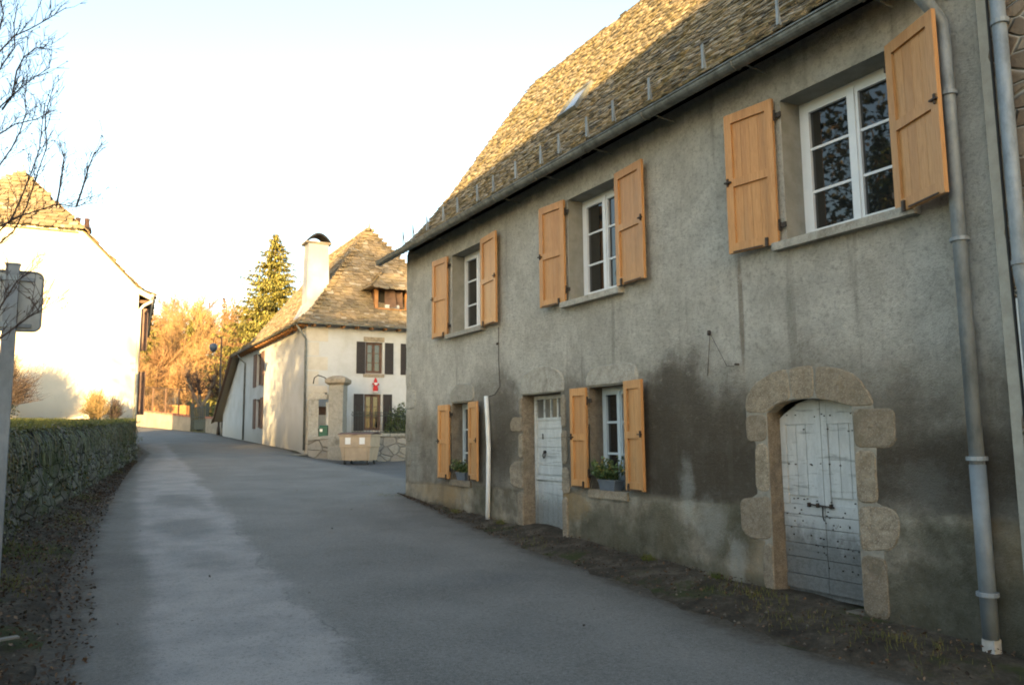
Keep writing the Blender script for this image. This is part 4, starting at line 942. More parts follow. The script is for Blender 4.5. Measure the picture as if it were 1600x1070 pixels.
# bare tree generator
def bare(seed, h, spread=.55, levels=5, trunk=.14, dens=3, up=.25, first=.25, thin=.011):
    rs = random.Random(seed); T, C = MB(), MB()
    def grow(p, d, L, r, lv):
        n = 3; pts = [p]; q = p.copy(); dd = d.copy()
        for i in range(n):
            dd = (dd+Vector((rs.uniform(-1,1), rs.uniform(-1,1), rs.uniform(-.4,.9)*up*2))*.16).normalized(); q = q+dd*L/n; pts.append(q.copy())
        r2 = r*.62
        (T if lv >= levels-1 else C).tube(pts, [max(thin, r+(r2-r)*i/n) for i in range(n+1)], 6 if lv >= levels-1 else (4 if lv > 2 else 3), False)
        if lv == 0: return
        for k in range(dens+(1 if lv < 3 else 0)):
            t = rs.uniform(.35,1); i = min(n-1, int(t*n)); b_ = pts[i].lerp(pts[i+1], t*n-i)
            ax = dd.orthogonal().normalized(); ax = Quaternion(dd, rs.uniform(0,6.28)) @ ax
            nd = (Quaternion(ax, rs.uniform(.35,.35+spread)) @ dd); nd.z += up*rs.uniform(.2,1); nd.normalize()
            grow(b_, nd, L*rs.uniform(.55,.78), r2*.7, lv-1)
        grow(pts[-1], (dd+Vector((0,0,up*.3))).normalized(), L*.72, r2, lv-1)
    grow(Vector((0,0,0)), Vector((0,0,1)), h*first, trunk, levels)
    return T, C
def bare_tree(seed, loc, label, mat, h=9, group=None, name='bare_tree', rz=0, sc=1, bark=None, **kw):
    t = thing(name, loc, label, 'tree', group); T, C = bare(seed, h, **kw)
    M = Matrix.Translation(loc) @ Matrix.Scale(sc, 4)
    for mb_ in (T, C): mb_.v = [tuple(M @ Vector(v)) for v in mb_.v]
    T.build('trunk', bark or M_bark, t); C.build('crown', mat, t); return t
# golden woods on the slope beyond the fence
WG = 'golden bare trees on the wooded slope'; WLb = 'golden brown bare tree in the wood on the slope beyond the fence'
protos = []
for i, (x, y) in enumerate(((3,92),(9,88),(14,98),(6,104))):
    protos.append(bare_tree(40+i, (x,y,G(x,y)-.2), WLb, M_twig, 9.5, WG, thin=.016, levels=5, dens=3, trunk=.16, spread=.7, first=.3, bark=M_twig))
random.seed(5)
for i in range(58):
    y = rnd(84,150); x = y*rnd(-.14,.36); copy_tree(random.choice(protos), (x,y,G(x,y)-.2), rnd(0,6.28), rnd(.8,1.45)*(1+(y-84)*.003), WLb)
for i in range(9):
    y = rnd(76,84); x = y*rnd(-.04,.13); copy_tree(random.choice(protos), (x,y,G(x,y)-.2), rnd(0,6.28), rnd(.5,.75), 'small golden bare tree in the first row behind the board fence')['group'] = 'small bare trees behind the board fence'
# spruce
def conifer(loc, h, r, label, name='spruce_tree', seed=1, n=34, mat=M_needle, group=None, q=1.0, sz=.17):
    rs = random.Random(seed); t = thing(name, loc, label, 'tree', group); x, y, z = loc
    e = MB(); e.tube([(x,y,z),(x,y,z+h*.6),(x,y,z+h)], [h*.018,h*.01,.01], 6); e.build('trunk', M_bark, t)
    l = MB()
    for i in range(n):
        f_ = i/n; zz = z+h*(.10+.88*f_); R_ = r*(1-f_)**.85*rs.uniform(.8,1.15)+.12; k = int(9*(1-f_)+5)
        for j in range(k):
            if rs.random() < .12: continue
            a = rs.uniform(0,6.28); L = R_*rs.uniform(.6,1.1); dz = -L*rs.uniform(.1,.4)+.1
            m_ = int(L/(.16/q))+3
            for s_ in range(m_):
                t_ = (s_+rs.random())/m_; wq = (1-t_)*.28*L+.12
                side = rs.uniform(-1,1)*wq
                p_ = Vector((x+cos(a)*L*t_-sin(a)*side, y+sin(a)*L*t_+cos(a)*side, zz+dz*t_+.25*L*t_*t_*.6-abs(side)*.3+rs.uniform(-.05,.05)))
                d_ = Vector((cos(a)+rs.uniform(-.7,.7), sin(a)+rs.uniform(-.7,.7), rs.uniform(-.6,.25))).normalized()*sz*rs.uniform(.7,1.5); n_ = d_.cross(Vector((rs.uniform(-.5,.5),rs.uniform(-.5,.5),1))).normalized()*.045*sz/.17
                l.add([p_-n_, p_+n_, p_+d_], [(0,1,2)]); l.add([p_-n_*1.2, p_+n_, p_+d_*.8+Vector((0,0,-.16*sz/.17))], [(0,1,2)])
    l.build('crown', mat, t); return t
conifer((17.4,80,1.6), 19.6, 8.2, 'tall sunlit spruce rising behind the white house', seed=3, n=84, q=2.2, sz=.28)
conifer((12.0,100,5), 9.5, 2.2, 'slender dark conifer to the left of the tall spruce', 'conifer_tree', 4, 30, sz=.25)
conifer((7.0,96,4.5), 12.5, 2.6, 'green conifer rising among golden bare trees above the fence', 'conifer_tree', 6, 34, sz=.25)
conifer((15.5,98,4.8), 12.5, 1.7, 'narrow reddish larch standing just left of the tall spruce', 'larch_tree', 5, 34, M_twig, sz=.25)
# pollarded tree near the gate, fruit trees
def pollard(loc, label, seed):
    rs = random.Random(seed); t = thing('pollarded_tree', loc, label, 'tree'); x, y, z = loc; T, C = MB(), MB()
    T.tube([(x,y,z),(x+.05,y,z+1.2),(x-.1,y,z+1.8)], [.26,.22,.24], 8)
    for a, L in ((2.9,2.6),(.4,3.0),(1.7,2.2)):
        e_ = Vector((x-.05+cos(a)*L*.38, y+sin(a)*L*.38, z+1.7+L*.85)); T.tube([(x-.05,y,z+1.7), ((x+e_.x)/2,(y+e_.y)/2,z+2.6), tuple(e_)], [.16,.12,.13], 7)
        for h_ in range(3):
            c_ = Vector((x,y,z+1.9)).lerp(e_, .5+.25*h_)+Vector((rs.uniform(-.25,.25),rs.uniform(-.2,.2),0))
            for j in range(26):
                d_ = Vector((rs.uniform(-.9,.9), rs.uniform(-.9,.9), rs.uniform(.3,1.3))).normalized()*rs.uniform(.5,1.5); C.tube([c_, c_+d_*.5+Vector((0,0,.05)), c_+d_+Vector((0,0,.2))], [.02,.014,.008], 3, False)
    T.build('trunk', M_bark, t); C.build('shoots', M_twigd, t)
pollard((8.6,63.5,.6), 'pollarded tree with forked dark trunk behind the gate', 5)
bare_tree(61, (10.6,66,.9), 'dark bare tree between the lamp post and the pollarded tree', M_twigd, 6.5, None, levels=5, thin=.012, trunk=.14)
bare_tree(62, (5.8,74,1.2), 'spreading rust coloured fruit tree behind the wire fence', M_twig, 5, None, levels=5, thin=.014, trunk=.12, spread=.9, first=.2)
bare_tree(64, (3.4,78,1.5), 'low rust coloured tree close to the cream gable corner', M_twig, 5.5, None, levels=5, thin=.014, trunk=.12, spread=.9, first=.2)
bare_tree(63, (8.2,76,1.3), 'upright orange bare tree in front of the wooded slope', M_twig, 8.5, None, levels=5, thin=.018, trunk=.13, spread=.5)

# ------------------------------------------------------------ fence wall, gate, lamp, sheds
F0, F1, F2, F3 = (2.0,79.3), (7.9,62.7), (8.65,60.6), (9.2,57.2)
fw = thing('fence_wall', (6,67,.5), 'grey concrete wall with brick coping and wire mesh fence across the road end', 'wall')
def zt(p): return G(*p)
e = MB(); wallseg(e, F0, F1, .0, zt(F0)+1.0, zt(F1)+1.0, .25); wallseg(e, F2, F3, -.5, zt(F2)+1.0, zt(F3)+1.0, .25); e.build('base', M_conc, fw)
e = MB()
def seg2(mb, p, q, za, zb, h, th): capseg(mb, p, q, za, zb, th, h)
seg2(e, F0, F1, zt(F0)+1.0, zt(F1)+1.0, .12, .34); seg2(e, F2, F3, zt(F2)+1.0, zt(F3)+1.0, .12, .34); e.build('brick_coping', M_brick, fw)
for i in range(9):
    e = MB(); t_ = i/8; x, y = F0[0]+(F1[0]-F0[0])*t_, F0[1]+(F1[1]-F0[1])*t_; z = zt(F0)*(1-t_)+zt(F1)*t_+1.1; e.box(x-.05,x+.05,y-.05,y+.05,z-.05,z+1.9); e.build('fence_post', M_darkwood, fw)
e = MB()
for i in range(120):
    t_ = i/119; x, y = F0[0]+(F1[0]-F0[0])*t_, F0[1]+(F1[1]-F0[1])*t_; z = zt(F0)*(1-t_)+zt(F1)*t_+1.1; e.tube([(x,y,z),(x,y,z+1.8)], .006, 3, False)
for k in range(12):
    e.tube([(F0[0],F0[1],zt(F0)+1.15+k*.16),(F1[0],F1[1],zt(F1)+1.15+k*.16)], .007, 3, False)
e.tube([(F0[0],F0[1],zt(F0)+3.0),(F1[0],F1[1],zt(F1)+3.0)], .03, 5, False)
e.build('wire_mesh', M_iron, fw)
gt = thing('garden_gate', (8.3,61.6,.5), 'dark narrow metal garden gate in the concrete wall', 'gate')
z = zt(F1)
for p_ in (F1, F2): e = MB(); e.box(p_[0]-.12,p_[0]+.12,p_[1]-.12,p_[1]+.12,z-.5,z+2.0); e.build('gate_post', M_irong, gt)
e = MB()
for i in range(8):
    t_ = (i+.5)/8; x, y = F1[0]+(F2[0]-F1[0])*t_, F1[1]+(F2[1]-F1[1])*t_; e.tube([(x,y,z+.08),(x,y,z+1.75)], .03, 4)
for h_ in (.1,.7,1.0,1.7): e.tube([(F1[0],F1[1],z+h_),(F2[0],F2[1],z+h_)], .035, 4)
wallseg(e, (F1[0]+.1,F1[1]-.3), (F2[0]-.1,F2[1]+.3), z+.1, z+.8, z+.8, .02); e.build('gate_leaf', M_irong, gt)
e = MB(); hx = [(8.2,61.3),(8.7,59.2)]
shrub('garden_shrub', (9.3,60.6,.9), .7, .7, 1.6, 900, M_bushleaf, 'dark shrub behind the wall right of the garden gate', leaf=.1)
shrub('garden_shrub', (9.9,57.8,.9), .5, .5, 1.2, 500, M_bushleaf, 'small dark shrub behind the wall near the lamp post', leaf=.1)
lp = thing('street_lamp', (8.8,56.4,.2), 'tall dark street lamp with hanging lantern at the end of the white house', 'street lamp')
e = MB(); e.tube([(8.8,56.4,-.2),(8.8,56.4,1.2),(8.8,56.4,7.0)], [.09,.06,.045], 8); e.lathe([(.13,0),(.12,.5),(.08,.7),(.06,.75)], 10, Matrix.Translation((8.8,56.4,.1))); e.build('post', M_iron, lp, True)
e = MB(); e.tube([(8.8,56.4,6.85),(8.45,56.38,6.95),(8.3,56.37,6.85),(8.28,56.37,6.5)], .03, 6); e.build('arm', M_iron, lp, True)
e = MB(); e.lathe([(.05,.42),(.22,.36),(.27,.2),(.27,.12),(.2,-.08),(.08,-.16)], 14, Matrix.Translation((8.28,56.37,6.05))); e.build('lantern', M_lamp, lp, True)
# low cream outbuilding behind the fence
sh = thing('cream_outbuilding', (6.5,82,2), 'low cream outbuilding with a dark flat roof behind the wire fence', 'outbuilding')
e = MB(); e.box(3.5,9.2,84,88,1.5,4.9); e.build('wall', M_cream2, sh)
e = MB(); e.box(3.1,9.6,83.6,88.4,4.9,5.1); e.build('roof', M_deck, sh)
for a_ in ((5.0,5.9),(7.2,7.9)): e = MB(); e.box(*a_,83.97,83.995,3.0,4.3); e.build('window', M_glass, sh)
e = MB(); wallseg(e, (2.0,83.0), (9.0,74), 1.2, 3.6, 2.9, .2); tag(e.build('board_fence', M_soffit), 'weathered orange board fence behind the wire mesh', 'fence')

# ------------------------------------------------------------ left house (gable towards the camera)
RZ = radians(-3.5); LM = Matrix.Translation((2.0,32.0,0)) @ Matrix.Rotation(RZ,4,'Z')
lh = thing('cream_house', (2.0,32.0,-.7), 'sunlit cream gabled house with clipped hip roof above the left retaining wall', 'house', None, RZ)
e = MB(); xc = -4.2; dpt = 13
gab = [(-8.4,-1.5),(0,-1.5),(0,5.42),(-2.15,7.78),(-6.25,7.78),(-8.4,5.42)]
e.add([(x,0,z) for x, z in gab], [tuple(range(6))], LM); e.add([(x,dpt,z) for x, z in gab], [tuple(range(5,-1,-1))], LM)
e.add([(0,0,-1.5),(0,dpt,-1.5),(0,dpt,5.42),(0,0,5.42)], [(0,1,2,3)], LM); e.add([(-8.4,0,-1.5),(-8.4,dpt,-1.5),(-8.4,dpt,5.42),(-8.4,0,5.42)], [(3,2,1,0)], LM)
e.build('wall', M_cream2, lh)
def L3(x, y, z): return tuple(LM @ Vector((x,y,z)))
rz_, ry = 10.15, 1.75
HL, HR = (xc-2.15,-.18,7.74), (xc+2.15,-.18,7.74); AP = (xc,ry,rz_)
sideR = [(.42,5.36),(-.05,5.62),(-2.05,7.74),(xc,rz_)]
def strip(prof_, y0s, y1, mb, s=1):
    for (a, b_), (c, d_), ya, yb in zip(prof_, prof_[1:], y0s, y0s[1:]):
        A = lambda x: x if s > 0 else 2*xc-x
        for off in (0,-.08):
            mb.add([L3(A(a),ya,b_+off),L3(A(a),y1,b_+off),L3(A(c),y1,d_+off),L3(A(c),yb,d_+off)], [(0,1,2,3)])
        mb.add([L3(A(a),ya,b_),L3(A(c),yb,d_),L3(A(c),yb,d_-.08),L3(A(a),ya,b_-.08)], [(0,1,2,3)])
rf = MB(); y0s = [-.18,-.18,-.18,ry]
strip(sideR, y0s, dpt+.2, rf, 1); strip(sideR, y0s, dpt+.2, rf, -1); rf.add([L3(*HL),L3(*HR),L3(*AP)], [(0,1,2)]); rf.add([L3(HL[0],HL[1],HL[2]-.08),L3(HR[0],HR[1],HR[2]-.08),L3(HR[0],HR[1],HR[2]),L3(*HL)], [(0,1,2,3)])
lr = rf.build('roof', M_slate2, lh)
tl = MB(); tri_plane(tl, [L3(HL[0]-.1,HL[1]-.12,HL[2]-.1),L3(HR[0]+.1,HR[1]-.12,HR[2]-.1),L3(*AP)], .24, .18, .03)
for i in range(3):
    a, c = sideR[i], sideR[i+1]; tri_plane(tl, [L3(a[0],y0s[i]-.02,a[1]),L3(a[0],dpt+.2,a[1]),L3(c[0],dpt+.2,c[1]),L3(c[0],y0s[i+1]-.02,c[1])], .28, .22, .03)
tl.build('slates', M_slate2, lr)
e = MB(); e.lathe([(.16,-.1),(.12,.05),(.06,.12),(.10,.2),(.05,.3),(.04,.6),(.01,.66)], 8, Matrix.Translation(L3(xc,ry,rz_))); e.build('finial', M_cream2, lr)
e = MB()   # verge boards
for P_, Q_ in (((.42,-.2,5.34),(-.05,-.2,5.58)),((-.05,-.2,5.58),(-2.1,-.2,7.70)),((-2.1,-.2,7.70),(xc*2+2.1,-.2,7.70)),((2*xc-.42,-.2,5.34),(2*xc+.05,-.2,5.58)),((2*xc+.05,-.2,5.58),(2*xc+2.1,-.2,7.70))):
    P_, Q_ = Vector(P_), Vector(Q_); up_ = Vector((0,0,.17)); b_ = Vector((0,.2,0))
    e.add([P_-up_,Q_-up_,Q_,P_,P_-up_+b_,Q_-up_+b_,Q_+b_,P_+b_], [(0,1,2,3),(4,7,6,5),(0,4,5,1),(3,2,6,7),(0,3,7,4),(1,5,6,2)], LM)
e.build('verge_board', M_cream2, lh)
e = MB(); e.add([(0.004,.05,5.2),(.40,.05,5.2),(.40,dpt,5.2),(.004,dpt,5.2)], [(0,1,2,3)], LM)
for i in range(16): e.box(.006,.40,.1+i*.8,.2+i*.8,5.08,5.19,LM)
e.box(.38,.41,0,dpt,5.05,5.32,LM); e.build('soffit', M_darkwood, lh)
for z0, z1, y in ((3.3,4.9,.35),(.9,2.5,.35)):
    e = MB(); M2 = LM @ Matrix.Translation((.012,y,0)) @ Matrix.Rotation(radians(-12),4,'Z')
    e.box(0,.34,0,.045,z0,z1,M2); e.box(.03,.31,-.012,-.001,z0+.1,z0+.2,M2); e.box(.03,.31,-.012,-.001,z1-.2,z1-.1,M2)
    e.build('shutter', M_bshut, lh)
e = MB(); e.tube([L3(.46,-.2,5.34),L3(.46,dpt,5.34)], .065, 8); e.build('gutter', M_cream2, lh, True)
e = MB(); e.tube([L3(.46,-.05,5.28),L3(.44,-.05,5.12),L3(.18,-.08,4.95),L3(.07,-.09,4.8),L3(.06,-.1,2.4)], .055, 8); dpp = e.build('downpipe', M_cream2, lh, True)
e = MB(); e.tube([L3(.06,-.1,2.4),L3(.06,-.1,-.55)], .057, 8); e.build('lower_pipe', M_gutter, dpp, True)
e = MB(); e.box(-2.6,-2.0,5.0,5.6,6.6,8.85,LM); e.box(-2.65,-1.95,4.95,5.65,8.85,8.97,LM); ch = e.build('chimney', M_darkwood, lr)
for dx in (-2.47,-2.13): e = MB(); e.lathe([(.11,0),(.12,.1),(.09,.3),(.11,.42),(.1,.45)], 10, LM @ Matrix.Translation((dx,5.3,8.97))); e.build('chimney_pot', M_terracotta, ch, True)

# ------------------------------------------------------------ retaining wall, lawn, hedge, sign, left tree
def wtop(y): return interp(y, [-10,4,9.3,20,31,33], [-.45,-.12,.06,.30,.60,.66])
rw = thing('retaining_wall', (.3,18,-1.1), 'mossy ivy grown rubble retaining wall along the left road edge', 'wall')
e = MB(); ys = frange(-8,31.6,.2); nz = 14
for y in ys:
    for k in range(nz+1):
        z0 = G(0,y)-.35; z = z0+(wtop(y)-z0)*k/nz
        e.v.append((wallx(y)-.16*(k/nz)**2+.05*sin(2.1*y+3*z)+.035*sin(5.3*y-4*z)+rnd(-.045,.045), y, z+(rnd(-.02,.02) if k < nz else .05*sin(1.7*y)+.03*sin(4.9*y)+rnd(-.03,.03))))
    e.v.append((wallx(y)-.5, y, wtop(y)+rnd(-.02,.03)))
nz += 1
for j in range(len(ys)-1):
    for k in range(nz): a = j*(nz+1)+k; e.f.append((a, a+nz+1, a+nz+2, a+1))
e.add([(wallx(31.6),31.6,-1.2),(wallx(31.6)-.5,31.6,-1.2),(wallx(31.6)-.5,31.6,wtop(31.6)),(wallx(31.6)-.12,31.6,wtop(31.6))], [(0,1,2,3)])
e.build('stonework', M_rubble, rw)
e = MB()
cl = []
for _ in range(950):
    y = 4+27*random.random()**1.2; t_ = rnd(0,1.05)**.8
    if random.random() < (.9 if y < 12 else .25): cl.append((y, t_, rnd(.06,.28), rnd(.08,.35), rnd(.04,.16), rnd(.010,.034)))
for y0_, t0_, ry_, rz_2, th_, sz_ in cl:
    for _ in range(int(26*(ry_+rz_2)/.4)):
        y = y0_+random.gauss(0,ry_*.5); z0 = G(0,y); H_ = wtop(y)-z0; t_ = min(1.03, max(0, t0_+random.gauss(0,rz_2*.5)/H_))
        leafquad(e, (wallx(y)-.12*t_+abs(random.gauss(0,th_)), y, z0+H_*t_), sz_*rnd(.6,1.3), (1,rnd(-.7,.7),rnd(-.3,.9)))
for _ in range(70):
    cy_ = rnd(4,31); r_ = rnd(.08,.28); hh = rnd(.05,.2)
    for _ in range(int(160*r_/.2)):
        y = cy_+random.gauss(0,r_*.6); leafquad(e, (wallx(y)-.16+random.gauss(0,.09), y, wtop(y)+abs(random.gauss(0,hh*.5))-.04), rnd(.012,.03), (rnd(0,1),rnd(-.7,.7),1))
for _ in range(420):
    y = 4+27*random.random(); p_ = Vector((wallx(y)-.12,y,wtop(y)+.02)); L_ = rnd(.15,.8); q_ = p_+Vector((rnd(.08,.2),rnd(-.15,.15),-L_*.5)); e.tube([p_, q_, q_+Vector((rnd(-.03,.05),rnd(-.1,.1),-L_*.5))], [.008,.006,.003], 3, False)
tag(e.build('ivy', M_ivy), 'dark ivy and moss hanging over the retaining wall', 'ivy', kind='stuff')
lx = [-30,-20,-12,-8,-5,-3.5,-2.4,-1.6,-1.0,-.5,-.22]
ys = frange(-8,31.9,.5); e = MB()
for y in ys:
    for k_ in lx: e.v.append((wallx(y)+k_, y, wtop(y)+.02+.07*(SS(-k_,.2,3))+.02*sin(y*2+k_*3)+.015*(-k_ > 3)*(-k_-3)))
n = len(lx)
for j in range(len(ys)-1):
    for i in range(n-1): a = j*n+i; e.f.append((a,a+1,a+n+1,a+n))
tag(e.build('lawn', M_lawn, smooth=True), kind='structure')
e = MB()
for _ in range(20000):
    y = 4+27.8*random.random()**.8; k_ = -rnd(.0,1)**1.6*5-.05; x = wallx(y)+k_; z = wtop(y)+.02+.07*SS(-k_,.2,3); h_ = rnd(.03,.10)*(1.7 if k_ > -.5 else 1)
    a = rnd(0,6.28); e.add([(x-.007*cos(a),y-.007*sin(a),z-.01),(x+.007*cos(a),y+.007*sin(a),z-.01),(x+rnd(-.04,.04)+(.05 if k_ > -.3 else 0),y+rnd(-.04,.04),z+h_)], [(0,1,2)])
tag(e.build('lawn_grass', M_grass), 'short yellow green grass on the bank above the wall', 'grass', kind='stuff')
shrub('clipped_hedge', (-2.5,29.8,.62), 1.95, .8, 2.35, 0, M_bushleaf, 'dark bare twiggy hedge at the left edge in front of the cream house', 'hedge', twig=2600, tmat=M_twigd)
shrub('clipped_hedge', (-1.9,27.2,.55), .75, .7, 1.0, 300, M_ivy, 'low dark undergrowth at the foot of the twiggy hedge', 'hedge', twig=200, tmat=M_twigd)
shrub('rusty_shrub', (.75,31.0,.62), .62, .45, 1.15, 240, M_bushleaf, 'rounded rusty orange shrub at the foot of the cream gable', leaf=.03, twig=420, tmat=M_twig)
shrub('rusty_shrub', (1.35,31.2,.6), .45, .35, .95, 120, M_bushleaf, 'small dark shrub beside the cream house downpipe', leaf=.03, twig=160, tmat=M_twigd)
# old sign seen from behind
sg = thing('road_sign', (-.62,7.0,-1.5), 'grey back of a rectangular road sign on a galvanised post at the left edge', 'sign')
RZs = radians(-4); M = Matrix.Translation((-.44,7.0,0)) @ Matrix.Rotation(RZs,4,'Z')
e = MB(); e.box(-.045,.045,-.045,.0,-1.7,1.33,M); e.box(-.05,.05,-.05,.005,1.33,1.345,M); e.build('post', M_post, sg)
P = []; W0, W1, H0, H1, rr = -.38, .20, .83, 1.29, .05
for cx_, cz_, a0 in ((W1-rr,H1-rr,0),(W0+rr,H1-rr,90),(W0+rr,H0+rr,180),(W1-rr,H0+rr,270)):
    for k_ in range(5): a = radians(a0+k_*22.5); P.append((cx_+rr*cos(a), cz_+rr*sin(a)))
e = MB(); e.prism(P, lambda u, v, d: (u, d, v), .012, .03, M); pl = e.build('plate', M_sign, sg)
e = MB()
for i in range(len(P)):
    a, b_ = P[i], P[(i+1) % len(P)]; e.tube([M @ Vector((a[0],.008,a[1])), M @ Vector((b_[0],.008,b_[1]))], .008, 4, False)
e.build('rim', M_zinc, pl)
for z in (.87,1.23): e = MB(); e.box(W0+.06,W1-.06,-.004,.011,z-.014,z+.014,M); e.build('rail', M_post, sg)
for z in (.87,1.23): e = MB(); e.box(-.055,.055,-.052,-.046,z-.02,z+.02,M); e.build('clamp', M_zinc, sg)
# small tree above the wall whose branches reach into the picture
ot = thing('garden_tree', (-1.75,8.7,0), 'bare dark tree on the bank whose thin branches hang in at the upper left', 'tree')
main = [[(-.9,8.5,1.5),(-.71,8.4,1.75),(-.69,8.3,1.83),(-.56,8.3,2.01),(-.5,8.3,2.21),(-.42,8.3,2.52),(-.38,8.3,2.71),(-.37,8.3,2.95),(-.36,8.3,3.16)],
[(-.95,8.5,1.45),(-.78,8.5,1.62),(-.68,8.5,1.78),(-.55,8.5,1.95),(-.46,8.5,2.2),(-.40,8.5,2.5),(-.33,8.5,2.8),(-.36,8.5,3.1),(-.31,8.5,3.4)],
[(-1.0,8.6,1.75),(-.73,8.5,1.91),(-.65,8.38,1.95),(-.5,8.25,2.03),(-.35,8.12,2.07),(-.2,8.0,2.12),(-.05,7.88,2.08),(.05,7.8,2.13)],
[(-.21,8.1,2.12),(-.19,8.2,2.37),(-.18,8.2,2.57),(-.17,8.2,2.67)],[(-.05,7.9,2.09),(0,7.9,2.31),(.03,7.9,2.47),(.07,7.9,2.62)],
[(-1.1,8.6,2.95),(-.82,8.5,3.03),(-.71,8.33,3.06),(-.61,8.17,3.13),(-.52,8,3.17),(-.42,7.83,3.21),(-.31,7.67,3.25)],
[(-1.1,8.4,3.2),(-.82,8.2,3.44),(-.73,8.2,3.54),(-.63,8.2,3.71),(-.5,8.2,3.82),(-.37,8.2,3.95),(-.23,8.2,4.1)],
[(-1.0,8.6,3.4),(-.85,8.6,3.78),(-.78,8.6,3.94),(-.76,8.6,4.09),(-.79,8.6,4.23),(-.8,8.6,4.37)],
[(-.95,8.9,2.2),(-.8,8.9,2.6),(-.73,8.9,2.68),(-.64,8.9,2.87),(-.58,8.9,3.05),(-.54,8.9,3.26),(-.56,8.9,3.43),(-.55,8.9,3.61)],
[(-1.1,8.4,2.6),(-.79,8.2,2.7),(-.69,8.28,2.79),(-.59,8.37,2.93),(-.43,8.45,3.04),(-.33,8.5,3.14)],
[(-.7,8.4,3.06),(-.62,8.3,3.18),(-.6,8.3,3.42),(-.55,8.3,3.57),(-.46,8.3,3.68),(-.39,8.3,3.71)],
[(-1.0,9,3.2),(-.83,9,3.59),(-.76,9,3.78),(-.68,9,3.95),(-.7,9,4.2),(-.68,9,4.42)],
[(-1.0,8.3,.6),(-.8,7.4,.5),(-.55,6.7,.82),(-.46,6.6,.99),(-.39,6.6,1.14),(-.32,6.6,1.22)],[(-.8,7.4,.5),(-.52,6.6,.67),(-.39,6.6,.8),(-.3,6.6,.89),(-.24,6.6,.93),(-.29,6.6,1.01)]]
T, C = MB(), MB(); trk = [(-1.75,8.7,-.2),(-1.7,8.7,.9),(-1.5,8.6,1.9),(-1.35,8.6,3.0),(-1.3,8.5,4.6)]
T.tube(trk, [.11,.09,.07,.05,.03], 8)
for m_ in main:
    s_ = Vector(m_[0]); nr = min((Vector(p_)+(Vector(q_)-Vector(p_))*k_/4 for p_, q_ in zip(trk, trk[1:]) for k_ in range(5)), key=lambda v: (v-s_-Vector((0,0,-.35))).length)
    if s_.x < -.85: T.tube([nr, (nr+s_)/2+Vector((0,0,.03)), s_], [.028,.02,.013], 5)
    C.tube(m_, [.009-.0065*i/len(m_) for i in range(len(m_))], 4, False)
    for i in range(1, len(m_)):
        for _ in range(5):
            a = Vector(m_[i-1]).lerp(Vector(m_[i]), random.random()); d_ = (Vector(m_[i])-Vector(m_[i-1])).normalized()
            d_ = (d_+Vector((rnd(-.9,.9),rnd(-.9,.9),rnd(-.3,1)))).normalized(); L = rnd(.08,.26); mid = a+d_*L*.5+Vector((rnd(-.02,.02),0,rnd(-.02,.02))); end = a+d_*L+Vector((0,0,.03))
            C.tube([a,mid,end], [.0032,.0024,.0014], 3, False)
            for _ in range(3):
                b_ = mid.lerp(end, random.random()); q = b_+(d_+Vector((rnd(-1,1),rnd(-1,1),rnd(-.6,1)))).normalized()*rnd(.03,.12); C.tube([b_,q], [.0026,.0014], 3, False)
                if random.random() < .4: leafquad(C, q, .011)
T.build('trunk', M_bark, ot); C.build('branches', M_twigd, ot)
e = MB(); M = Matrix.Translation((-.35,6.9,GG(-.35,6.9)+.06)) @ Matrix.Rotation(.3,4,'Z'); e.box(-.10,.10,-.035,.035,0,.012,M); tag(e.build('litter_scrap', M_conc), 'pale scrap of board lying in the leaves at the left margin', 'scrap')

# ------------------------------------------------------------ wheeled bin
bn = thing('wheeled_bin', (10.42,31.3,-1.02), 'beige four wheeled refuse bin with brown lid and two white stickers', 'bin', None, radians(-42))
bx_, by_ = 10.42, 31.3; bz = G(bx_, by_)+.01; BM = Matrix.Translation((bx_,by_,bz)) @ Matrix.Rotation(radians(-42),4,'Z')
def frustum(mb, z0, z1, a0, b0, a1, b1, M):
    mb.add([(-a0,-b0,z0),(a0,-b0,z0),(a0,b0,z0),(-a0,b0,z0),(-a1,-b1,z1),(a1,-b1,z1),(a1,b1,z1),(-a1,b1,z1)], [(3,2,1,0),(0,1,5,4),(1,2,6,5),(2,3,7,6),(3,0,4,7),(4,5,6,7)], M)
e = MB(); frustum(e, .17, .72, .58, .40, .655, .475, BM); frustum(e, .72, .76, .69, .50, .69, .50, BM); frustum(e, .76, 1.16, .66, .48, .68, .51, BM); frustum(e, 1.16, 1.21, .72, .55, .72, .55, BM)
for sx in (-.5,.5): e.box(sx-.02,sx+.02,-.50,-.43,.2,.72,BM)
body = e.build('body', M_bin, bn)
for sx in (-.42,.20):
    e = MB(); e.box(sx,sx+.23,-.519,-.505,.82,1.09,BM); e.build('sticker', M_paper, body)
e = MB(); n = 6
for i in range(n): 
    a, b_ = -.56+1.12*i/n, -.56+1.12*(i+1)/n; za, zb = 1.215+.06*sin(pi*i/n), 1.215+.06*sin(pi*(i+1)/n)
    e.add([(-.73,a,za),(.73,a,za),(.73,b_,zb),(-.73,b_,zb),(-.73,a,za+.03),(.73,a,za+.03),(.73,b_,zb+.03),(-.73,b_,zb+.03)], [(3,2,1,0),(0,1,5,4),(1,2,6,5),(2,3,7,6),(3,0,4,7),(4,5,6,7)], BM)
e.box(-.1,.1,-.60,-.565,1.2,1.25,BM); e.build('lid', M_binlid, bn)
for sx in (-.5,.5):
    for sy in (-.34,.34):
        e = MB(); W_ = BM @ Matrix.Translation((sx,sy,.085)) @ Matrix.Rotation(pi/2,4,'Y'); e.lathe([(.03,-.025),(.085,-.022),(.085,.022),(.03,.025)], 14, W_); wl = e.build('wheel', M_black, bn)
        f_ = MB(); f_.box(sx-.035,sx+.035,sy-.02,sy+.02,.09,.18,BM); f_.build('caster', M_zinc, wl)
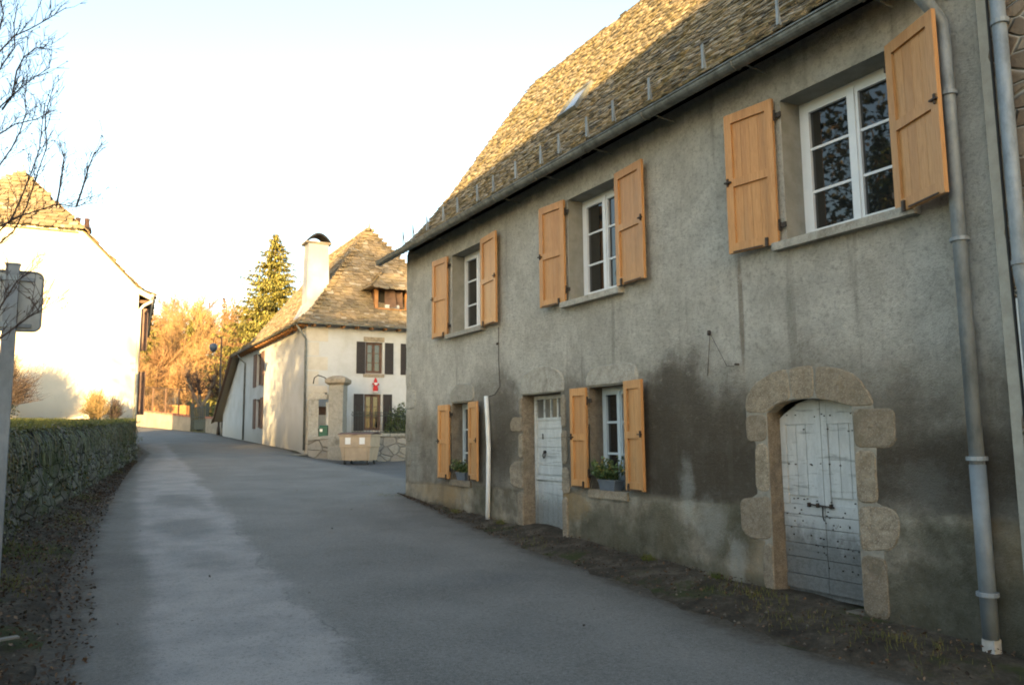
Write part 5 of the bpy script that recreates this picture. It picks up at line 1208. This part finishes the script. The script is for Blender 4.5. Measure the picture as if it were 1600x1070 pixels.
# drain opening by the white house corner
dn = thing('drain_opening', (8.5,33.3,-.7), 'dark drain opening under a pale kerb stone at the white house corner', 'drain')
e = MB(); z = G(8.45,33.4); e.box(8.05,8.85,33.5,33.9,z-.05,z+.06); e.build('kerb_stone', M_conc, dn); e = MB(); e.box(8.15,8.8,33.2,33.5,z-.02,z+.012); e.build('grate', M_black, dn)

# ------------------------------------------------------------ what stands behind the camera: house, trees and an added barn that shade the street
bh = thing('shading_house', (-8,-15,-2.3), 'tall plain house on the left behind the viewpoint, throwing the street into shade', 'house')
e = MB(); x0, x1, y0, y1, zt_ = -14.5, -1.9, -19.5, -10.6, 4.4
HW = [(x, x+1.1, z, z+1.5) for x in (-13,-10.2,-7.4,-4.4) for z in (-.9,2.2)]
grid_wall(e, (x0,x1), (-3.5,zt_), HW, lambda u, v, d: (u,y1-d,v), .2, None, 3)
for h in HW: reveals(e, h, lambda u, v, d: (u,y1-d,v), .2)
e.add([(x0,y0,-3.5),(x1,y0,-3.5),(x1,y0,zt_),(x0,y0,zt_)], [(0,1,2,3)])
for x in (x0,x1): e.add([(x,y0,-3.5),(x,y1,-3.5),(x,y1,zt_),(x,-15.05,9.4),(x,y0,zt_)], [(0,1,2,3,4)])
e.build('wall', M_cream2, bh)
for h in HW: window(bh, lambda u, v, d: (u,y1-d,v), *h, .12, M_white, 3, 2)
e = MB()
for s_ in (1,-1): e.add([(x0-.4,-15.05,9.55),(x1+.4,-15.05,9.55),(x1+.4,-15.05+s_*5,4.1),(x0-.4,-15.05+s_*5,4.1)], [(0,1,2,3)])
e.build('roof', M_slate2, bh)
conifer((-16,19.5,-.5), 13, 4.2, 'broad dark evergreen at the back of the left garden', 'evergreen_tree', 9, 40, M_bushleaf, sz=.3)
bare_tree(71, (-10.5,10.5,.2), 'large bare tree in the garden left of the viewpoint', M_twigd, 9.5, None, levels=5, thin=.012, trunk=.18, dens=3)
SG = 'bare trees behind the viewpoint beside the shading house'
t0 = bare_tree(72, (-17.2,-12,-2.4), 'bare tree beside the tall plain house behind the viewpoint', M_twigd, 13.5, SG, levels=5, thin=.03, trunk=.25, dens=4)
bb = thing('shade_barn', (-17.5,-14,-2.4), 'tall plain barn added unseen behind the viewpoint to shade the white house front', 'barn')  # unseen barn, added to keep the sun off the white house front
e = MB(); bx0, bx1 = -20.4, -14.6
e.add([(bx0,-10,-3.5),(bx1,-10,-3.5),(bx1,-10,8.2),(bx0,-10,8.2)], [(0,1,2,3)]); e.add([(bx0,-18,-3.5),(bx1,-18,-3.5),(bx1,-18,8.2),(bx0,-18,8.2)], [(3,2,1,0)])
for x in (bx0,bx1): e.add([(x,-18,-3.5),(x,-10,-3.5),(x,-10,8.2),(x,-14,12.1),(x,-18,8.2)], [(0,1,2,3,4)])
e.build('wall', M_cream2, bb)
e = MB()
for q_ in (1,-1): e.add([(bx0-.2,-14,12.25),(bx1+.2,-14,12.25),(bx1+.2,-14+q_*4.4,7.95),(bx0-.2,-14+q_*4.4,7.95)], [(0,1,2,3)])
e.build('roof', M_slate2, bb); e = MB(); e.box(-18.6,-16.4,-9.99,-9.93,-2.4,1.2); e.build('door', M_darkwood, bb)
BTREES = 1
for x, y, s_, l_ in ((-23.5,-8,.75,'bare tree nearest the street in the group left of the plain house'),(-24.5,-14,.85,'bare tree farthest left in the group beside the plain house'),(-12,-23,1.0,'tallest bare tree at the back corner of the plain house')): copy_tree(t0, (x,y,-2.4), rnd(0,6), s_, l_)
conifer((-22.6,-11.5,-2.4), 11.2, 2.6, 'dark evergreen beside the far end of the barn', 'evergreen_tree', 14, 36, M_bushleaf, sz=.45)
def leafy(loc, h, r, label, mat, n, seed):
    t = bare_tree(seed, loc, label, M_twigd, h, None, 'leafy_tree', levels=4, thin=.012, trunk=.2, dens=3)
    l = MB(); rs = random.Random(seed); cl = []
    for _ in range(70):
        v = Vector((rs.gauss(0,1), rs.gauss(0,1), rs.gauss(0,1))).normalized()*rs.uniform(.35,1)**.5; cl.append(Vector(loc)+Vector((v.x*r, v.y*r, h*.6+v.z*h*.38)))
    for _ in range(n):
        c = rs.choice(cl); leafquad(l, c+Vector((rs.gauss(0,.55), rs.gauss(0,.55), rs.gauss(0,.4))), rs.uniform(.07,.15)*(1.6 if h > 15 else 1))
    l.build('foliage', mat, t); return t
M_auleaf = Mt('autumn leaves', rough=.7); M_auleaf.set('Base Color', M_auleaf.ramp(M_auleaf.island(), [(0,(.03,.035,.012)),(.6,(.07,.07,.02)),(1,(.22,.12,.03))]))
leafy((-5.6,13.0,.2), 9.4, 2.8, 'half bare tree with dull autumn leaves, mirrored in the nearest upper window', M_auleaf, 3800, 81)

q0 = leafy((-28.0,-25.0,-2.6), 23, 2.6, 'very tall leafy tree left of two others behind the barn', M_auleaf, 5000, 91)
copy_tree(q0, (-25.0,-23.0,-2.6), 2.1, .98, 'very tall leafy tree in the middle of three behind the barn')
copy_tree(q0, (-22.4,-24.5,-2.6), 4.0, 1.02, 'very tall leafy tree right of two others behind the barn')
